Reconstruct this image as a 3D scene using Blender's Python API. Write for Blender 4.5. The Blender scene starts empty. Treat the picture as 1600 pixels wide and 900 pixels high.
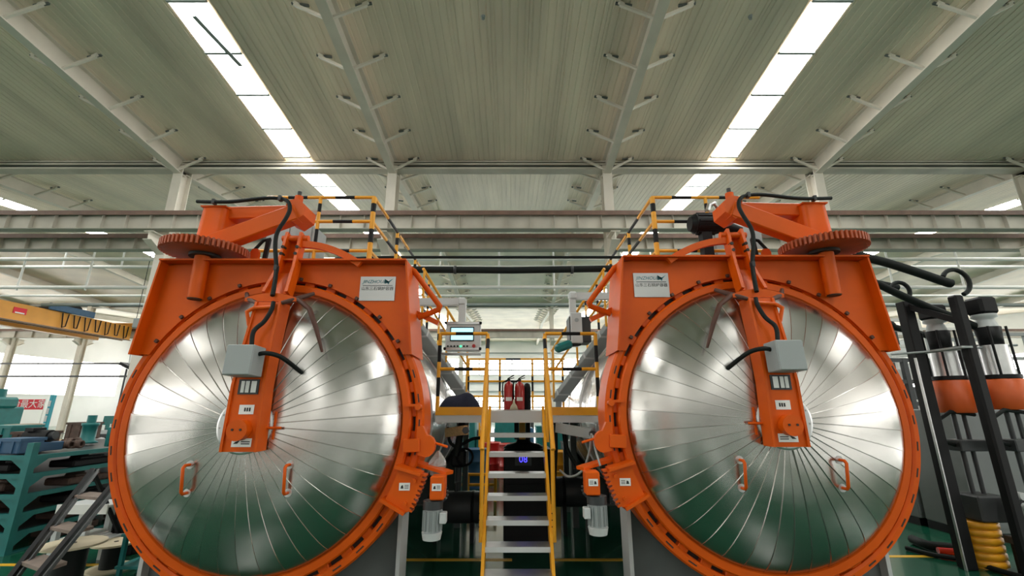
import bpy, math, random
from mathutils import Vector, Matrix
random.seed(7)
sc = bpy.context.scene
C = sc.collection
PI = math.pi
# ------------------------------------------------------------------ camera, world, exposure
EYE = 1.9
FPX = 682.0
PITCH = math.radians(15.2)
cam_d = bpy.data.cameras.new('camera')
cam_d.sensor_width = 36.0
cam_d.lens = 36.0 * FPX / 1600.0
cam_d.clip_start = 0.05
cam_d.clip_end = 300
cam = bpy.data.objects.new('camera', cam_d)
C.objects.link(cam)
cam.location = (0, 0, EYE)
cam.rotation_euler = (PI / 2 + PITCH, 0, 0)
sc.camera = cam
w = bpy.data.worlds.new('world')
sc.world = w
w.use_nodes = True
w.node_tree.nodes['Background'].inputs[0].default_value = (0.75, 0.85, 1.0, 1)
w.node_tree.nodes['Background'].inputs[1].default_value = 1.0
sc.view_settings.view_transform = 'Standard'
sc.view_settings.look = 'None'
sc.view_settings.gamma = 1.0
sc.view_settings.use_curve_mapping = False
sc.view_settings.exposure = 0.75
SKY_STRENGTH = 11.0        # daylight through the roof skylights
WIN_STRENGTH = 0.9         # glow of the added window band behind the camera


def at(u, v, Y, dy=0.0):
    """a point of the place at depth Y as measured from the photograph (1600x900)"""
    a = (u - 800) / FPX
    b = (450 - v) / FPX
    yy = math.cos(PITCH) - b * math.sin(PITCH)
    zz = math.sin(PITCH) + b * math.cos(PITCH)
    k = Y / yy
    return Vector((a * k, Y + dy, EYE + zz * k))


# ------------------------------------------------------------------ materials
MATS = {}


def mat(name, col, rough=0.5, metal=0.0, noise=0.0, nscale=4.0, bump=0.0, bscale=30.0, emit=None, estr=0.0,
        aniso=0.0, trans=0.0, coat=0.0, alpha=1.0, stretch=(1, 1, 1), spec=None, world=False):
    m = bpy.data.materials.new(name)
    m.use_nodes = True
    nt = m.node_tree
    b = nt.nodes['Principled BSDF']
    b.inputs['Base Color'].default_value = (*col, 1)
    b.inputs['Roughness'].default_value = rough
    b.inputs['Metallic'].default_value = metal
    if spec is not None:
        b.inputs['Specular IOR Level'].default_value = spec
    if aniso:
        b.inputs['Anisotropic'].default_value = aniso
    if trans:
        b.inputs['Transmission Weight'].default_value = trans
    if coat:
        b.inputs['Coat Weight'].default_value = coat
    if alpha < 1:
        b.inputs['Alpha'].default_value = alpha
    if emit:
        b.inputs['Emission Color'].default_value = (*emit, 1)
        b.inputs['Emission Strength'].default_value = estr
    if noise or bump:
        tc = nt.nodes.new('ShaderNodeTexCoord')
        mp = nt.nodes.new('ShaderNodeMapping')
        mp.inputs['Scale'].default_value = stretch
        ge = nt.nodes.new('ShaderNodeNewGeometry')
        nt.links.new(ge.outputs['Position'] if world else tc.outputs['Object'], mp.inputs[0])
    if noise:
        n = nt.nodes.new('ShaderNodeTexNoise')
        n.inputs['Scale'].default_value = nscale
        n.inputs['Detail'].default_value = 5
        nt.links.new(mp.outputs[0], n.inputs['Vector'])
        r = nt.nodes.new('ShaderNodeMapRange')
        r.inputs[1].default_value = 0.3
        r.inputs[2].default_value = 0.7
        r.inputs[3].default_value = 1 - noise
        r.inputs[4].default_value = 1 + noise * 0.6
        nt.links.new(n.outputs[0], r.inputs[0])
        mx = nt.nodes.new('ShaderNodeVectorMath')
        mx.operation = 'SCALE'
        mx.inputs[0].default_value = col
        nt.links.new(r.outputs[0], mx.inputs['Scale'])
        nt.links.new(mx.outputs[0], b.inputs['Base Color'])
    if bump:
        n = nt.nodes.new('ShaderNodeTexNoise')
        n.inputs['Scale'].default_value = bscale
        n.inputs['Detail'].default_value = 4
        nt.links.new(mp.outputs[0], n.inputs['Vector'])
        bp = nt.nodes.new('ShaderNodeBump')
        bp.inputs['Strength'].default_value = bump
        bp.inputs['Distance'].default_value = 0.05
        nt.links.new(n.outputs[0], bp.inputs['Height'])
        nt.links.new(bp.outputs[0], b.inputs['Normal'])
    MATS[name] = m
    return m


ORANGE = mat('orange_paint', (0.70, 0.100, 0.002), 0.42, noise=0.10, nscale=2.5, spec=0.25)
GEAR = mat('gear_orange', (0.42, 0.075, 0.015), 0.5, noise=0.2, nscale=6)
STEEL = mat('brushed_stainless', (0.53, 0.515, 0.49), 0.25, 1.0, noise=0.10, nscale=2.0, bump=0.02, bscale=3.0, aniso=0.3)
FOIL = mat('crinkled_foil', (0.74, 0.73, 0.71), 0.22, 0.85, bump=0.55, bscale=4.0)
YELLOW = mat('safety_yellow', (0.80, 0.36, 0.012), 0.42, noise=0.08)
BLACK = mat('black_paint', (0.010, 0.010, 0.011), 0.5, spec=0.2)
RUBBER = mat('black_rubber', (0.010, 0.013, 0.012), 0.6, spec=0.2)
DARK = mat('dark_recess_steel', (0.03, 0.02, 0.015), 0.6)
GREY = mat('machine_grey', (0.33, 0.36, 0.36), 0.45)
LGREY = mat('light_grey_paint', (0.55, 0.57, 0.57), 0.42)
PALE = mat('pale_cabinet', (0.36, 0.385, 0.385), 0.45, noise=0.06)
MIDG = mat('mid_grey_cabinet', (0.17, 0.185, 0.185), 0.45, noise=0.06)
LEG = mat('leg_grey_paint', (0.12, 0.135, 0.132), 0.5, noise=0.1)
MGREY = mat('dark_grey_metal', (0.055, 0.058, 0.06), 0.45, 0.3, spec=0.3)
ALU = mat('aluminium', (0.62, 0.62, 0.62), 0.34, 0.9, noise=0.12, nscale=9)
WHITE = mat('white_paint', (0.80, 0.80, 0.77), 0.5)
CREAM = mat('cream_steel_paint', (0.74, 0.69, 0.60), 0.55, noise=0.10, nscale=1.5)
ROOF = mat('roof_liner_sheet', (0.92, 0.80, 0.655), 0.45, noise=0.24, nscale=1.0, stretch=(1, 0.12, 1), world=True)
ROOF2 = mat('roof_liner_far', (0.92, 0.80, 0.655), 0.5, noise=0.16, nscale=0.6)
GIRDER = mat('girder_paint', (0.60, 0.56, 0.48), 0.6, noise=0.16, nscale=1.3)
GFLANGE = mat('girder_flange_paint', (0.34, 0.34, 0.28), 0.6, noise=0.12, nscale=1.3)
RAILBR = mat('rail_brown', (0.20, 0.12, 0.09), 0.6, noise=0.2)
WALL = mat('wall_white_sheet', (0.80, 0.81, 0.80), 0.6, noise=0.05, nscale=0.4)
TEAL = mat('teal_paint', (0.008, 0.17, 0.165), 0.5, noise=0.15, nscale=5)
BLUE = mat('blue_paint', (0.03, 0.10, 0.20), 0.5, noise=0.15)
NAVY = mat('navy_cloth', (0.008, 0.012, 0.035), 0.85, noise=0.2, bump=0.5, bscale=9)
RED = mat('red_paint', (0.45, 0.015, 0.012), 0.35, coat=0.3)
REDB = mat('red_banner_cloth', (0.72, 0.03, 0.05), 0.7)
WOOD = mat('plain_wood', (0.50, 0.34, 0.16), 0.7, noise=0.2, nscale=8, stretch=(1, 6, 6))
PLY = mat('spool_ply', (0.62, 0.54, 0.38), 0.7, noise=0.1)
TREADW = mat('worn_brown_tread', (0.22, 0.17, 0.14), 0.7, noise=0.25, nscale=6)
CRANE = mat('crane_yellow', (0.72, 0.31, 0.03), 0.45, noise=0.12, nscale=1.0)
RUST = mat('rusty_parts', (0.10, 0.06, 0.045), 0.7, noise=0.35, nscale=12)
GLASSY = mat('plastic_film', (0.75, 0.75, 0.73), 0.12, 0.0, bump=0.5, bscale=14, trans=0.6)
SCREEN = mat('hmi_screen', (0.1, 0.3, 0.35), 0.2, emit=(0.35, 0.80, 0.92), estr=1.1)
BLUELED = mat('blue_display', (0, 0, 0.05), 0.2, emit=(0.05, 0.04, 1.0), estr=2.0)
GREENLED = mat('green_lamp', (0, 0.05, 0.02), 0.2, emit=(0.05, 0.9, 0.35), estr=1.5)
STICK = mat('sticker_white', (0.80, 0.80, 0.78), 0.5)
INK = mat('ink_black', (0.02, 0.02, 0.02), 0.6)
INKT = mat('ink_teal', (0.02, 0.16, 0.20), 0.6)
PLATE = mat('name_plate_metal', (0.40, 0.40, 0.39), 0.3, 0.8)
GALV = mat('galvanised_duct', (0.45, 0.46, 0.46), 0.35, 0.7, noise=0.1)
SKYL = mat('skylight_sheet', (0.9, 0.95, 0.93), 0.5, emit=(1.0, 1.0, 0.97), estr=SKY_STRENGTH)
WINL = mat('window_daylight', (0.9, 0.9, 0.9), 0.4, emit=(1.0, 0.98, 0.94), estr=WIN_STRENGTH)
WINF = mat('far_window_daylight', (0.9, 0.9, 0.9), 0.4, emit=(1.0, 0.98, 0.95), estr=5.0)
WINS = mat('side_window_daylight', (0.9, 0.9, 0.9), 0.4, emit=(1.0, 0.98, 0.95), estr=4.0)
WALLF = mat('wall_grey_sheet', (0.42, 0.42, 0.40), 0.6, noise=0.1, nscale=0.4)
CLAW = mat('dark_brown_paint', (0.085, 0.030, 0.018), 0.55)
YLINE = mat('floor_line_yellow', (0.75, 0.42, 0.02), 0.4)
PCB = mat('brown_cardboard', (0.36, 0.24, 0.12), 0.8, noise=0.1)

fl = mat('green_epoxy_floor', (0.009, 0.088, 0.048), 0.16, noise=0.22, nscale=0.8, bump=0.03, bscale=1.2, coat=0.2)


# ------------------------------------------------------------------ mesh builder
class M:
    def __init__(s, T=None, flip=False):
        s.v, s.f, s.mi, s.sm = [], [], [], []
        s.mats = []
        s.T, s.flip = T, flip
        s.cur = 0

    def use(s, m):
        if m not in s.mats:
            s.mats.append(m)
        s.cur = s.mats.index(m)
        return s

    def add(s, vs, fs, smooth=False):
        o = len(s.v)
        for p in vs:
            p = Vector(p)
            s.v.append(s.T(p) if s.T else p)
        for f in fs:
            f = [o + i for i in f]
            if s.flip:
                f.reverse()
            s.f.append(f)
            s.mi.append(s.cur)
            s.sm.append(smooth)
        return s

    def box(s, c, d, R=None, bev=0.0):
        c = Vector(c)
        x, y, z = d[0] / 2, d[1] / 2, d[2] / 2
        if bev > 0:
            b = min(bev, x * .9, y * .9, z * .9)
            vs, idx = [], {}
            for sx in (-1, 1):
                for sy in (-1, 1):
                    for sz in (-1, 1):
                        for k in range(3):
                            p = [sx * x, sy * y, sz * z]
                            for q in range(3):
                                if q != k:
                                    p[q] -= (sx, sy, sz)[q] * b
                            idx[(sx, sy, sz, k)] = len(vs)
                            vs.append(Vector(p))
            fs = []
            for k in range(3):
                a1, a2 = [(1, 2), (2, 0), (0, 1)][k]
                for sg in (-1, 1):
                    q = []
                    for (s1, s2) in ((-1, -1), (1, -1), (1, 1), (-1, 1)):
                        t = [0, 0, 0]
                        t[k], t[a1], t[a2] = sg, s1, s2
                        q.append(idx[(t[0], t[1], t[2], k)])
                    fs.append(q if sg > 0 else q[::-1])
            for k in range(3):
                a1, a2 = [(1, 2), (2, 0), (0, 1)][k]
                for s1 in (-1, 1):
                    for s2 in (-1, 1):
                        q = []
                        for (e, ax) in ((-1, a1), (1, a1), (1, a2), (-1, a2)):
                            t = [0, 0, 0]
                            t[k], t[a1], t[a2] = e, s1, s2
                            q.append(idx[(t[0], t[1], t[2], ax)])
                        fs.append(q[::-1] if s1 * s2 > 0 else q)
            for sx in (-1, 1):
                for sy in (-1, 1):
                    for sz in (-1, 1):
                        q = [idx[(sx, sy, sz, k)] for k in range(3)]
                        fs.append(q if sx * sy * sz > 0 else q[::-1])
        else:
            vs = [Vector((i * x, j * y, k * z)) for i in (-1, 1) for j in (-1, 1) for k in (-1, 1)]
            fs = [(0, 1, 3, 2), (4, 6, 7, 5), (0, 4, 5, 1), (2, 3, 7, 6), (0, 2, 6, 4), (1, 5, 7, 3)]
        if R is not None:
            vs = [R @ p for p in vs]
        return s.add([c + p for p in vs], fs)

    def bx(s, x0, x1, y0, y1, z0, z1, bev=0.0):
        return s.box(((x0 + x1) / 2, (y0 + y1) / 2, (z0 + z1) / 2), (abs(x1 - x0), abs(y1 - y0), abs(z1 - z0)), None, bev)

    def beam(s, p0, p1, wd, ht, up=(0, 0, 1), bev=0.0):
        """box from p0 to p1; wd across, ht along up"""
        p0, p1 = Vector(p0), Vector(p1)
        d = p1 - p0
        L = d.length
        d.normalize()
        upv = Vector(up)
        sd = d.cross(upv).normalized()
        u2 = sd.cross(d).normalized()
        R = Matrix((sd, d, u2)).transposed()
        return s.box((p0 + p1) / 2, (wd, L, ht), R, bev)

    def cyl(s, p0, p1, r0, r1=None, n=16, caps=True):
        p0, p1 = Vector(p0), Vector(p1)
        r1 = r0 if r1 is None else r1
        d = (p1 - p0).normalized()
        a = Vector((0, 0, 1)) if abs(d.z) < 0.9 else Vector((1, 0, 0))
        e1 = d.cross(a).normalized()
        e2 = d.cross(e1).normalized()
        vs = []
        for (p, r) in ((p0, r0), (p1, r1)):
            for i in range(n):
                t = 2 * PI * i / n
                vs.append(p + e1 * (r * math.cos(t)) + e2 * (r * math.sin(t)))
        s.add(vs, [(i, n + i, n + (i + 1) % n, (i + 1) % n) for i in range(n)], True)
        if caps:
            s.add(vs[:n], [tuple(range(n))])
            s.add(vs[n:], [tuple(range(n - 1, -1, -1))])
        return s

    def tube(s, pts, r, n=10, caps=True):
        pts = [Vector(p) for p in pts]
        vs, fs = [], []
        prev = None
        for i, p in enumerate(pts):
            if i == 0:
                d = pts[1] - p
            elif i == len(pts) - 1:
                d = p - pts[i - 1]
            else:
                d = (pts[i + 1] - p).normalized() + (p - pts[i - 1]).normalized()
            d.normalize()
            if prev is None:
                a = Vector((0, 0, 1)) if abs(d.z) < 0.9 else Vector((1, 0, 0))
                e1 = d.cross(a).normalized()
            else:
                e1 = (prev - d * prev.dot(d)).normalized()
            prev = e1
            e2 = d.cross(e1)
            rr = r[i] if isinstance(r, (list, tuple)) else r
            for k in range(n):
                t = 2 * PI * k / n
                vs.append(p + e1 * (rr * math.cos(t)) + e2 * (rr * math.sin(t)))
        for i in range(len(pts) - 1):
            for k in range(n):
                fs.append((i * n + k, i * n + (k + 1) % n, (i + 1) * n + (k + 1) % n, (i + 1) * n + k))
        s.add(vs, fs, True)
        if caps:
            s.add(vs[:n], [tuple(range(n - 1, -1, -1))])
            s.add(vs[-n:], [tuple(range(n))])
        return s

    def hose(s, pts, r, n=8):
        """tube along a smooth curve through the points"""
        P = [Vector(p) for p in pts]
        Q = [P[0] * 2 - P[1]] + P + [P[-1] * 2 - P[-2]]
        out = []
        for i in range(1, len(Q) - 2):
            for k in range(5):
                t = k / 5
                a, b, c, d = Q[i - 1], Q[i], Q[i + 1], Q[i + 2]
                out.append(0.5 * (2 * b + (c - a) * t + (2 * a - 5 * b + 4 * c - d) * t * t + (3 * b - a - 3 * c + d) * t ** 3))
        out.append(P[-1])
        return s.tube(out, r, n)

    def prism(s, poly, a, b, axis='y'):
        """convex or simple polygon (two coordinates) extruded between a and b along axis"""
        n = len(poly)

        def P(p, t):
            if axis == 'y':
                return Vector((p[0], t, p[1]))
            if axis == 'x':
                return Vector((t, p[0], p[1]))
            return Vector((p[0], p[1], t))
        A = [P(p, a) for p in poly]
        B = [P(p, b) for p in poly]
        area = sum(poly[i][0] * poly[(i + 1) % n][1] - poly[(i + 1) % n][0] * poly[i][1] for i in range(n))
        ccw = area > 0
        if axis == 'y':
            ccw = not ccw
        if b < a:
            ccw = not ccw
        fs = [tuple(range(n - 1, -1, -1)), tuple(range(n, 2 * n))] + [(i, (i + 1) % n, n + (i + 1) % n, n + i) for i in range(n)]
        if not ccw:
            fs = [f[::-1] for f in fs]
        return s.add(A + B, fs)

    def lathe(s, prof, c, axis='y', n=48, a0=0.0, a1=2 * PI, smooth=True):
        """prof = [(radius, along)] turned about an axis through c"""
        c = Vector(c)
        full = abs(a1 - a0) > 2 * PI - 1e-4
        m = n if full else n + 1
        vs = []
        for (r, t) in prof:
            for i in range(m):
                q = a0 + (a1 - a0) * i / n
                co, si = r * math.cos(q), r * math.sin(q)
                if axis == 'y':
                    vs.append(c + Vector((co, t, si)))
                elif axis == 'x':
                    vs.append(c + Vector((t, co, si)))
                else:
                    vs.append(c + Vector((co, si, t)))
        fs = []
        for j in range(len(prof) - 1):
            for i in range(n):
                k = (i + 1) % m
                fs.append((j * m + i, j * m + k, (j + 1) * m + k, (j + 1) * m + i))
        return s.add(vs, fs, smooth)

    def build(s, name, material=None, parent=None, **props):
        me = bpy.data.meshes.new(name)
        me.from_pydata([tuple(p) for p in s.v], [], s.f)
        mats = s.mats if s.mats else [material]
        for m in mats:
            me.materials.append(m)
        me.polygons.foreach_set('material_index', s.mi)
        me.polygons.foreach_set('use_smooth', s.sm)
        me.update()
        o = bpy.data.objects.new(name, me)
        C.objects.link(o)
        adopt(o, parent)
        for k, v in props.items():
            o[k] = v
        return o


def adopt(o, parent):
    if parent is None:
        return
    o.parent = parent
    if parent.type == 'EMPTY':
        o.matrix_parent_inverse = Matrix.Translation(-Vector(parent.location))


def thing(name, label, cat, loc=(0, 0, 0), group=None):
    o = bpy.data.objects.new(name, None)
    C.objects.link(o)
    o.empty_display_size = 0.1
    o.location = loc
    o['label'] = label
    o['category'] = cat
    if group:
        o['group'] = group
    return o


def tag(o, label, cat, group=None):
    o['label'] = label
    o['category'] = cat
    if group:
        o['group'] = group
    return o


def inst(o, name, mw, parent):
    """another object sharing o's mesh, placed by matrix mw, under parent"""
    c = bpy.data.objects.new(name, o.data)
    C.objects.link(c)
    c.matrix_basis = mw
    adopt(c, parent)
    return c


def copy_thing(root, loc, label):
    r = root.copy()
    C.objects.link(r)
    r.location = loc
    r['label'] = label
    for ch in list(root.children):
        c = ch.copy()
        C.objects.link(c)
        c.parent = r
        for g in list(ch.children):
            d = g.copy()
            C.objects.link(d)
            d.parent = c
    return r


def text_mesh(name, body, size, mw, material, parent, extrude=0.0008, align='CENTER', shear=0.0):
    cu = bpy.data.curves.new(name, 'FONT')
    cu.body = body
    cu.size = size
    cu.extrude = extrude
    cu.align_x = align
    cu.align_y = 'CENTER'
    cu.shear = shear
    cu.resolution_u = 2
    t = bpy.data.objects.new(name, cu)
    C.objects.link(t)
    bpy.context.view_layer.update()
    me = bpy.data.meshes.new_from_object(t.evaluated_get(bpy.context.evaluated_depsgraph_get()))
    bpy.data.objects.remove(t)
    me.materials.clear()
    me.materials.append(material)
    me.name = name
    o = bpy.data.objects.new(name, me)
    C.objects.link(o)
    o.matrix_basis = mw
    adopt(o, parent)
    return o


FACE = Matrix.Rotation(PI / 2, 4, 'X')      # lettering upright, facing the camera side


def stripe(m, p0, p1, r, bands, n=10, box=False):
    """tube from p0 to p1 in yellow with black bands (fractions of the length)"""
    p0, p1 = Vector(p0), Vector(p1)
    cuts = sorted(set([0.0, 1.0] + [t for b in bands for t in b]))
    for a, b in zip(cuts[:-1], cuts[1:]):
        mid = (a + b) / 2
        m.use(BLACK if any(x <= mid <= y for x, y in bands) else YELLOW)
        m.cyl(p0.lerp(p1, a), p0.lerp(p1, b), r, n=n)
    return m
# ------------------------------------------------------------------ the hall: floor, walls, roof
YV, YV2, YW = 12.85, 33.5, 54.0          # column lines and the far wall
ZV = EYE + 7.77
RIDGE1 = 2.5
XL, XR = -46.0, 46.0
S1, S2 = 0.112, 0.08


def roof_z(y):
    if y <= -7.85:
        return ZV + 0.0 + S1 * (YV - RIDGE1) - S1 * (RIDGE1 + 7.85)
    if y <= RIDGE1:
        return ZV + S1 * (YV - RIDGE1) - S1 * (RIDGE1 - y)
    if y <= YV:
        return ZV + S1 * (YV - y)
    yr = (YV + YV2) / 2
    if y <= yr:
        return ZV + S2 * (y - YV)
    if y <= YV2:
        return ZV + S2 * (YV2 - y)
    yr = (YV2 + YW) / 2
    if y <= yr:
        return ZV + S2 * (y - YV2)
    return ZV + S2 * (YW - y)


YB = -42.0
floor = M().bx(XL, XR, YB, YW, -0.2, 0).build('floor', fl, kind='structure', label='glossy dark green epoxy floor')
for i, (x0, x1, y0, y1) in enumerate(((-3.1, 0.0, 6.28, 6.37), (0.5, 3.0, 6.28, 6.37), (4.05, 5.9, 6.42, 6.50), (-9.0, -4.4, 6.10, 6.18),
                                      (-3.0, 3.0, 15.0, 15.12), (-14, 14, 22.0, 22.15))):
    M().bx(x0, x1, y0, y1, 0.0, 0.003).build('floor_line', YLINE, floor)

wall_back = M().bx(XL, XR, YW, YW + 0.3, 0, ZV + 1).build('wall_back', WALL, kind='structure')
wall_left = M().bx(XL - 0.3, XL, YB, YW, 0, ZV + 2).build('wall_left', WALL, kind='structure')
wall_right = M().bx(XR, XR + 0.3, YB, YW, 0, ZV + 2).build('wall_right', WALL, kind='structure')
wall_front = M().bx(XL, XR, YB - 0.3, YB, 0, ZV + 2).build('wall_front', WALLF, kind='structure')
# window bands in the walls, each pane its own piece
wn = 3


def window_band(wall_y, x0, x1, z0, z1, n, face, m):
    global wn
    o = M()
    y0, y1 = (wall_y - 0.06, wall_y) if face < 0 else (wall_y, wall_y + 0.06)
    for z in (z0, z1):
        o.bx(x0, x1, y0, y1, z - 0.05, z + 0.05)
    fr = o.build('window_%d' % wn, WHITE, kind='structure')
    wn += 1
    for i in range(n):
        a = x0 + (x1 - x0) * i / n
        b = x0 + (x1 - x0) * (i + 1) / n
        M().bx(a + 0.05, b - 0.05, (y0 + y1) / 2 - 0.01, (y0 + y1) / 2 + 0.01, z0 + 0.05, z1 - 0.05).build('pane', m, fr)
        M().bx(a - 0.05, a + 0.05, y0, y1, z0, z1).build('mullion', GREY, fr)
    return fr


window_band(YW, -44, 44, 1.2, 3.2, 22, -1, WINF)
window_band(YW, -44, 44, 5.6, 7.6, 22, -1, WINF)
window_band(YB, -40, 40, 5.0, 8.8, 16, 1, WINL)  # unseen glowing band behind the camera, added to light the hall
for sx, side in ((-1, 'left'), (1, 'right')):  # glowing side windows added to brighten the ceiling
    o = M()
    X = (XL if sx < 0 else XR)
    for z in (3.0, 6.6):
        o.bx(X - sx * 0.0, X - sx * 0.06, YB + 2, YW - 2, z - 0.05, z + 0.05)
    fr = o.build('window_%d' % wn, WHITE, kind='structure')
    wn += 1
    for i in range(10):
        y0 = YB + 2 + (YW - YB - 4) * i / 10
        y1 = YB + 2 + (YW - YB - 4) * (i + 1) / 10
        M().bx(X - sx * 0.02, X - sx * 0.04, y0 + .06, y1 - .06, 3.05, 6.55).build('pane', WINS, fr)
# far wall cladding rails and posts
for z in (0.9, 1.75, 2.45, 3.6, 4.6, 6.1, 6.9, 8.2):
    M().bx(XL, XR, YW - 0.14, YW - 0.01, z, z + 0.14).build('cladding_rail', GREY, wall_back)

# ceiling: lining sheets run down the slope, one skylight strip every sixteen sheets
PW = 13.8 / 16
SKYX = [-20.75, -6.95, 6.85, 20.65]
XS0 = -6.95 - PW / 2
yr2 = (YV + YV2) / 2
yr3 = (YV2 + YW) / 2
ceil = M()
for (a, b) in ((-7.85, RIDGE1),):
    ceil.add([(XL, a, roof_z(a) + .02), (XR, a, roof_z(a) + .02), (XR, b, roof_z(b) + .02), (XL, b, roof_z(b) + .02)], [(0, 1, 2, 3)])
zb = roof_z(-7.85)
ceil.add([(XL, YB, zb + 0.02), (XR, YB, zb + 0.02), (XR, -7.85, zb), (XL, -7.85, zb)], [(0, 1, 2, 3)])
for (a, b) in ((yr2, YV2), (YV2, yr3), (yr3, YW)):
    ceil.add([(XL, a, roof_z(a) + .02), (XR, a, roof_z(a) + .02), (XR, b, roof_z(b) + .02), (XL, b, roof_z(b) + .02)], [(0, 1, 2, 3)])
# outer deck above the lining so that no daylight leaks between sheets
for (a, b) in ((RIDGE1, YV), (YV, yr2)):
    ceil.add([(XL, a, roof_z(a) + .16), (XR, a, roof_z(a) + .16), (XR, b, roof_z(b) + .16), (XL, b, roof_z(b) + .16)], [(0, 1, 2, 3)])
ceiling = ceil.build('ceiling', ROOF2, kind='structure', label='pale ribbed metal roof lining over the hall')


def sheet_mesh(a, b):
    """a ribbed lining sheet, PW wide, from depth a to b"""
    m = M()
    prof = [(0.0, 0.014), (0.006, 0.0)]
    ribs = 5
    for k in range(ribs):
        c = PW * (k + 0.5) / ribs
        prof += [(c - 0.022, 0.0), (c - 0.012, 0.012), (c + 0.012, 0.012), (c + 0.022, 0.0)]
    prof += [(PW - 0.006, 0.0), (PW, 0.014)]
    n = len(prof)
    vs = [(x, a, roof_z(a) + z) for x, z in prof] + [(x, b, roof_z(b) + z) for x, z in prof]
    m.add(vs, [(i, i + 1, n + i + 1, n + i) for i in range(n - 1)])
    return m


pr = [None, None]
for k in range(-44, 62):
    x = XS0 + k * PW
    if x < -45.5 or x > 45:
        continue
    sky = (k % 16 == 0)
    for j, (a, b) in enumerate(((RIDGE1, YV), (YV, yr2))):
        if sky:
            continue
        if j == 0 and abs(x) > 26:
            continue
        if j == 1 and abs(x) > 34:
            continue
        if pr[j] is None:
            pr[j] = sheet_mesh(a, b).build('roof_panel', ROOF, ceiling)
            pr[j].location.x = x
        else:
            inst(pr[j], 'roof_panel', Matrix.Translation((x, 0, 0)), ceiling)
for s in (-1, 1):
    M().add([(s * 26, RIDGE1, roof_z(RIDGE1)), (s * 46, RIDGE1, roof_z(RIDGE1)), (s * 46, YV, ZV), (s * 26, YV, ZV)], [(0, 1, 2, 3)]).build('roof_lining_end', ROOF2, ceiling)
    M().add([(s * 34, YV, ZV), (s * 46, YV, ZV), (s * 46, yr2, roof_z(yr2)), (s * 34, yr2, roof_z(yr2))], [(0, 1, 2, 3)]).build('roof_lining_end', ROOF2, ceiling)

PUR = 1.28       # purlin spacing
pur_y = [12.5 - PUR * i for i in range(8)]
pur_y2 = [13.35 + PUR * i for i in range(8)]
sn = 20


def skylight(x, ya, yb, ys, bar=True):
    """one strip of translucent sheets between two roof sheets"""
    global sn
    h = PW / 2
    o = M()
    for sx in (-1, 1):
        e = x + sx * h
        o.add([(e - .012, ya, roof_z(ya) - .01), (e + .012, ya, roof_z(ya) - .01), (e + .012, yb, roof_z(yb) - .01), (e - .012, yb, roof_z(yb) - .01)], [(0, 1, 2, 3)])
    fr = o.build('window_%d' % sn, ROOF, kind='structure')
    sn += 1
    ys = sorted([y for y in ys if ya < y < yb] + [ya, yb])
    for a, b in zip(ys[:-1], ys[1:]):
        if b - a < .3:
            continue
        M().add([(x - h, a, roof_z(a) + .004), (x + h, a, roof_z(a) + .004), (x + h, b, roof_z(b) + .004), (x - h, b, roof_z(b) + .004)], [(0, 1, 2, 3)]).build('pane', SKYL, fr)
        if bar:
            M().beam((x - h, b, roof_z(b) - .02), (x + h, b, roof_z(b) - .02), 0.07, 0.05).build('glazing_bar', GREY, fr)
    return fr


for x in SKYX:
    skylight(x, RIDGE1 + 0.2, 12.5, pur_y)
    skylight(x, 13.3, yr2 - 0.4, pur_y2)
    skylight(x, yr2 + 0.4, YV2 - 1, [yr2 + 2.5, yr2 + 5])
    skylight(x, YV2 + 1.5, YW - 2, [yr3 - 4, yr3, yr3 + 4])
# a diagonal strut crosses the second near pane of the left strip
M().beam((-7.0, 7.7, roof_z(7.7) - .05), (-6.72, 9.0, roof_z(9.0) - .05), 0.11, 0.03).build('skylight_strut', GREY, ceiling)
for x in SKYX:
    skylight(x, -7.4, RIDGE1 - 0.4, [-4.5, -1.5], False)
    skylight(x, -17.0, -8.6, [-13], False)
    skylight(x, -28.0, -18.6, [-23], False)
    skylight(x, -39.0, -29.6, [-34], False)

# dirty seams and small hooks on the lining
for (u, v) in ((755, 26), (1172, 26)):
    y = 7.75
    p = at(u, v, y)
    p.z = roof_z(y)
    hk = M()
    hk.cyl((p.x, p.y, p.z + .02), (p.x, p.y, p.z - .05), 0.05, 0.035, n=12)
    hk.lathe([(0.028 + 0.008 * math.cos(t), 0.008 * math.sin(t)) for t in [i * PI / 4 for i in range(9)]], (p.x, p.y, p.z - .07), 'y', 12)
    hk.build('ceiling_hook', GREY, ceiling)

# rafters with fly braces: ceiling > rafter > fly_brace
RX = [-24.6, -17.7, -10.8, -3.87, 3.08, 9.9, 16.8, 23.7]


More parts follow.
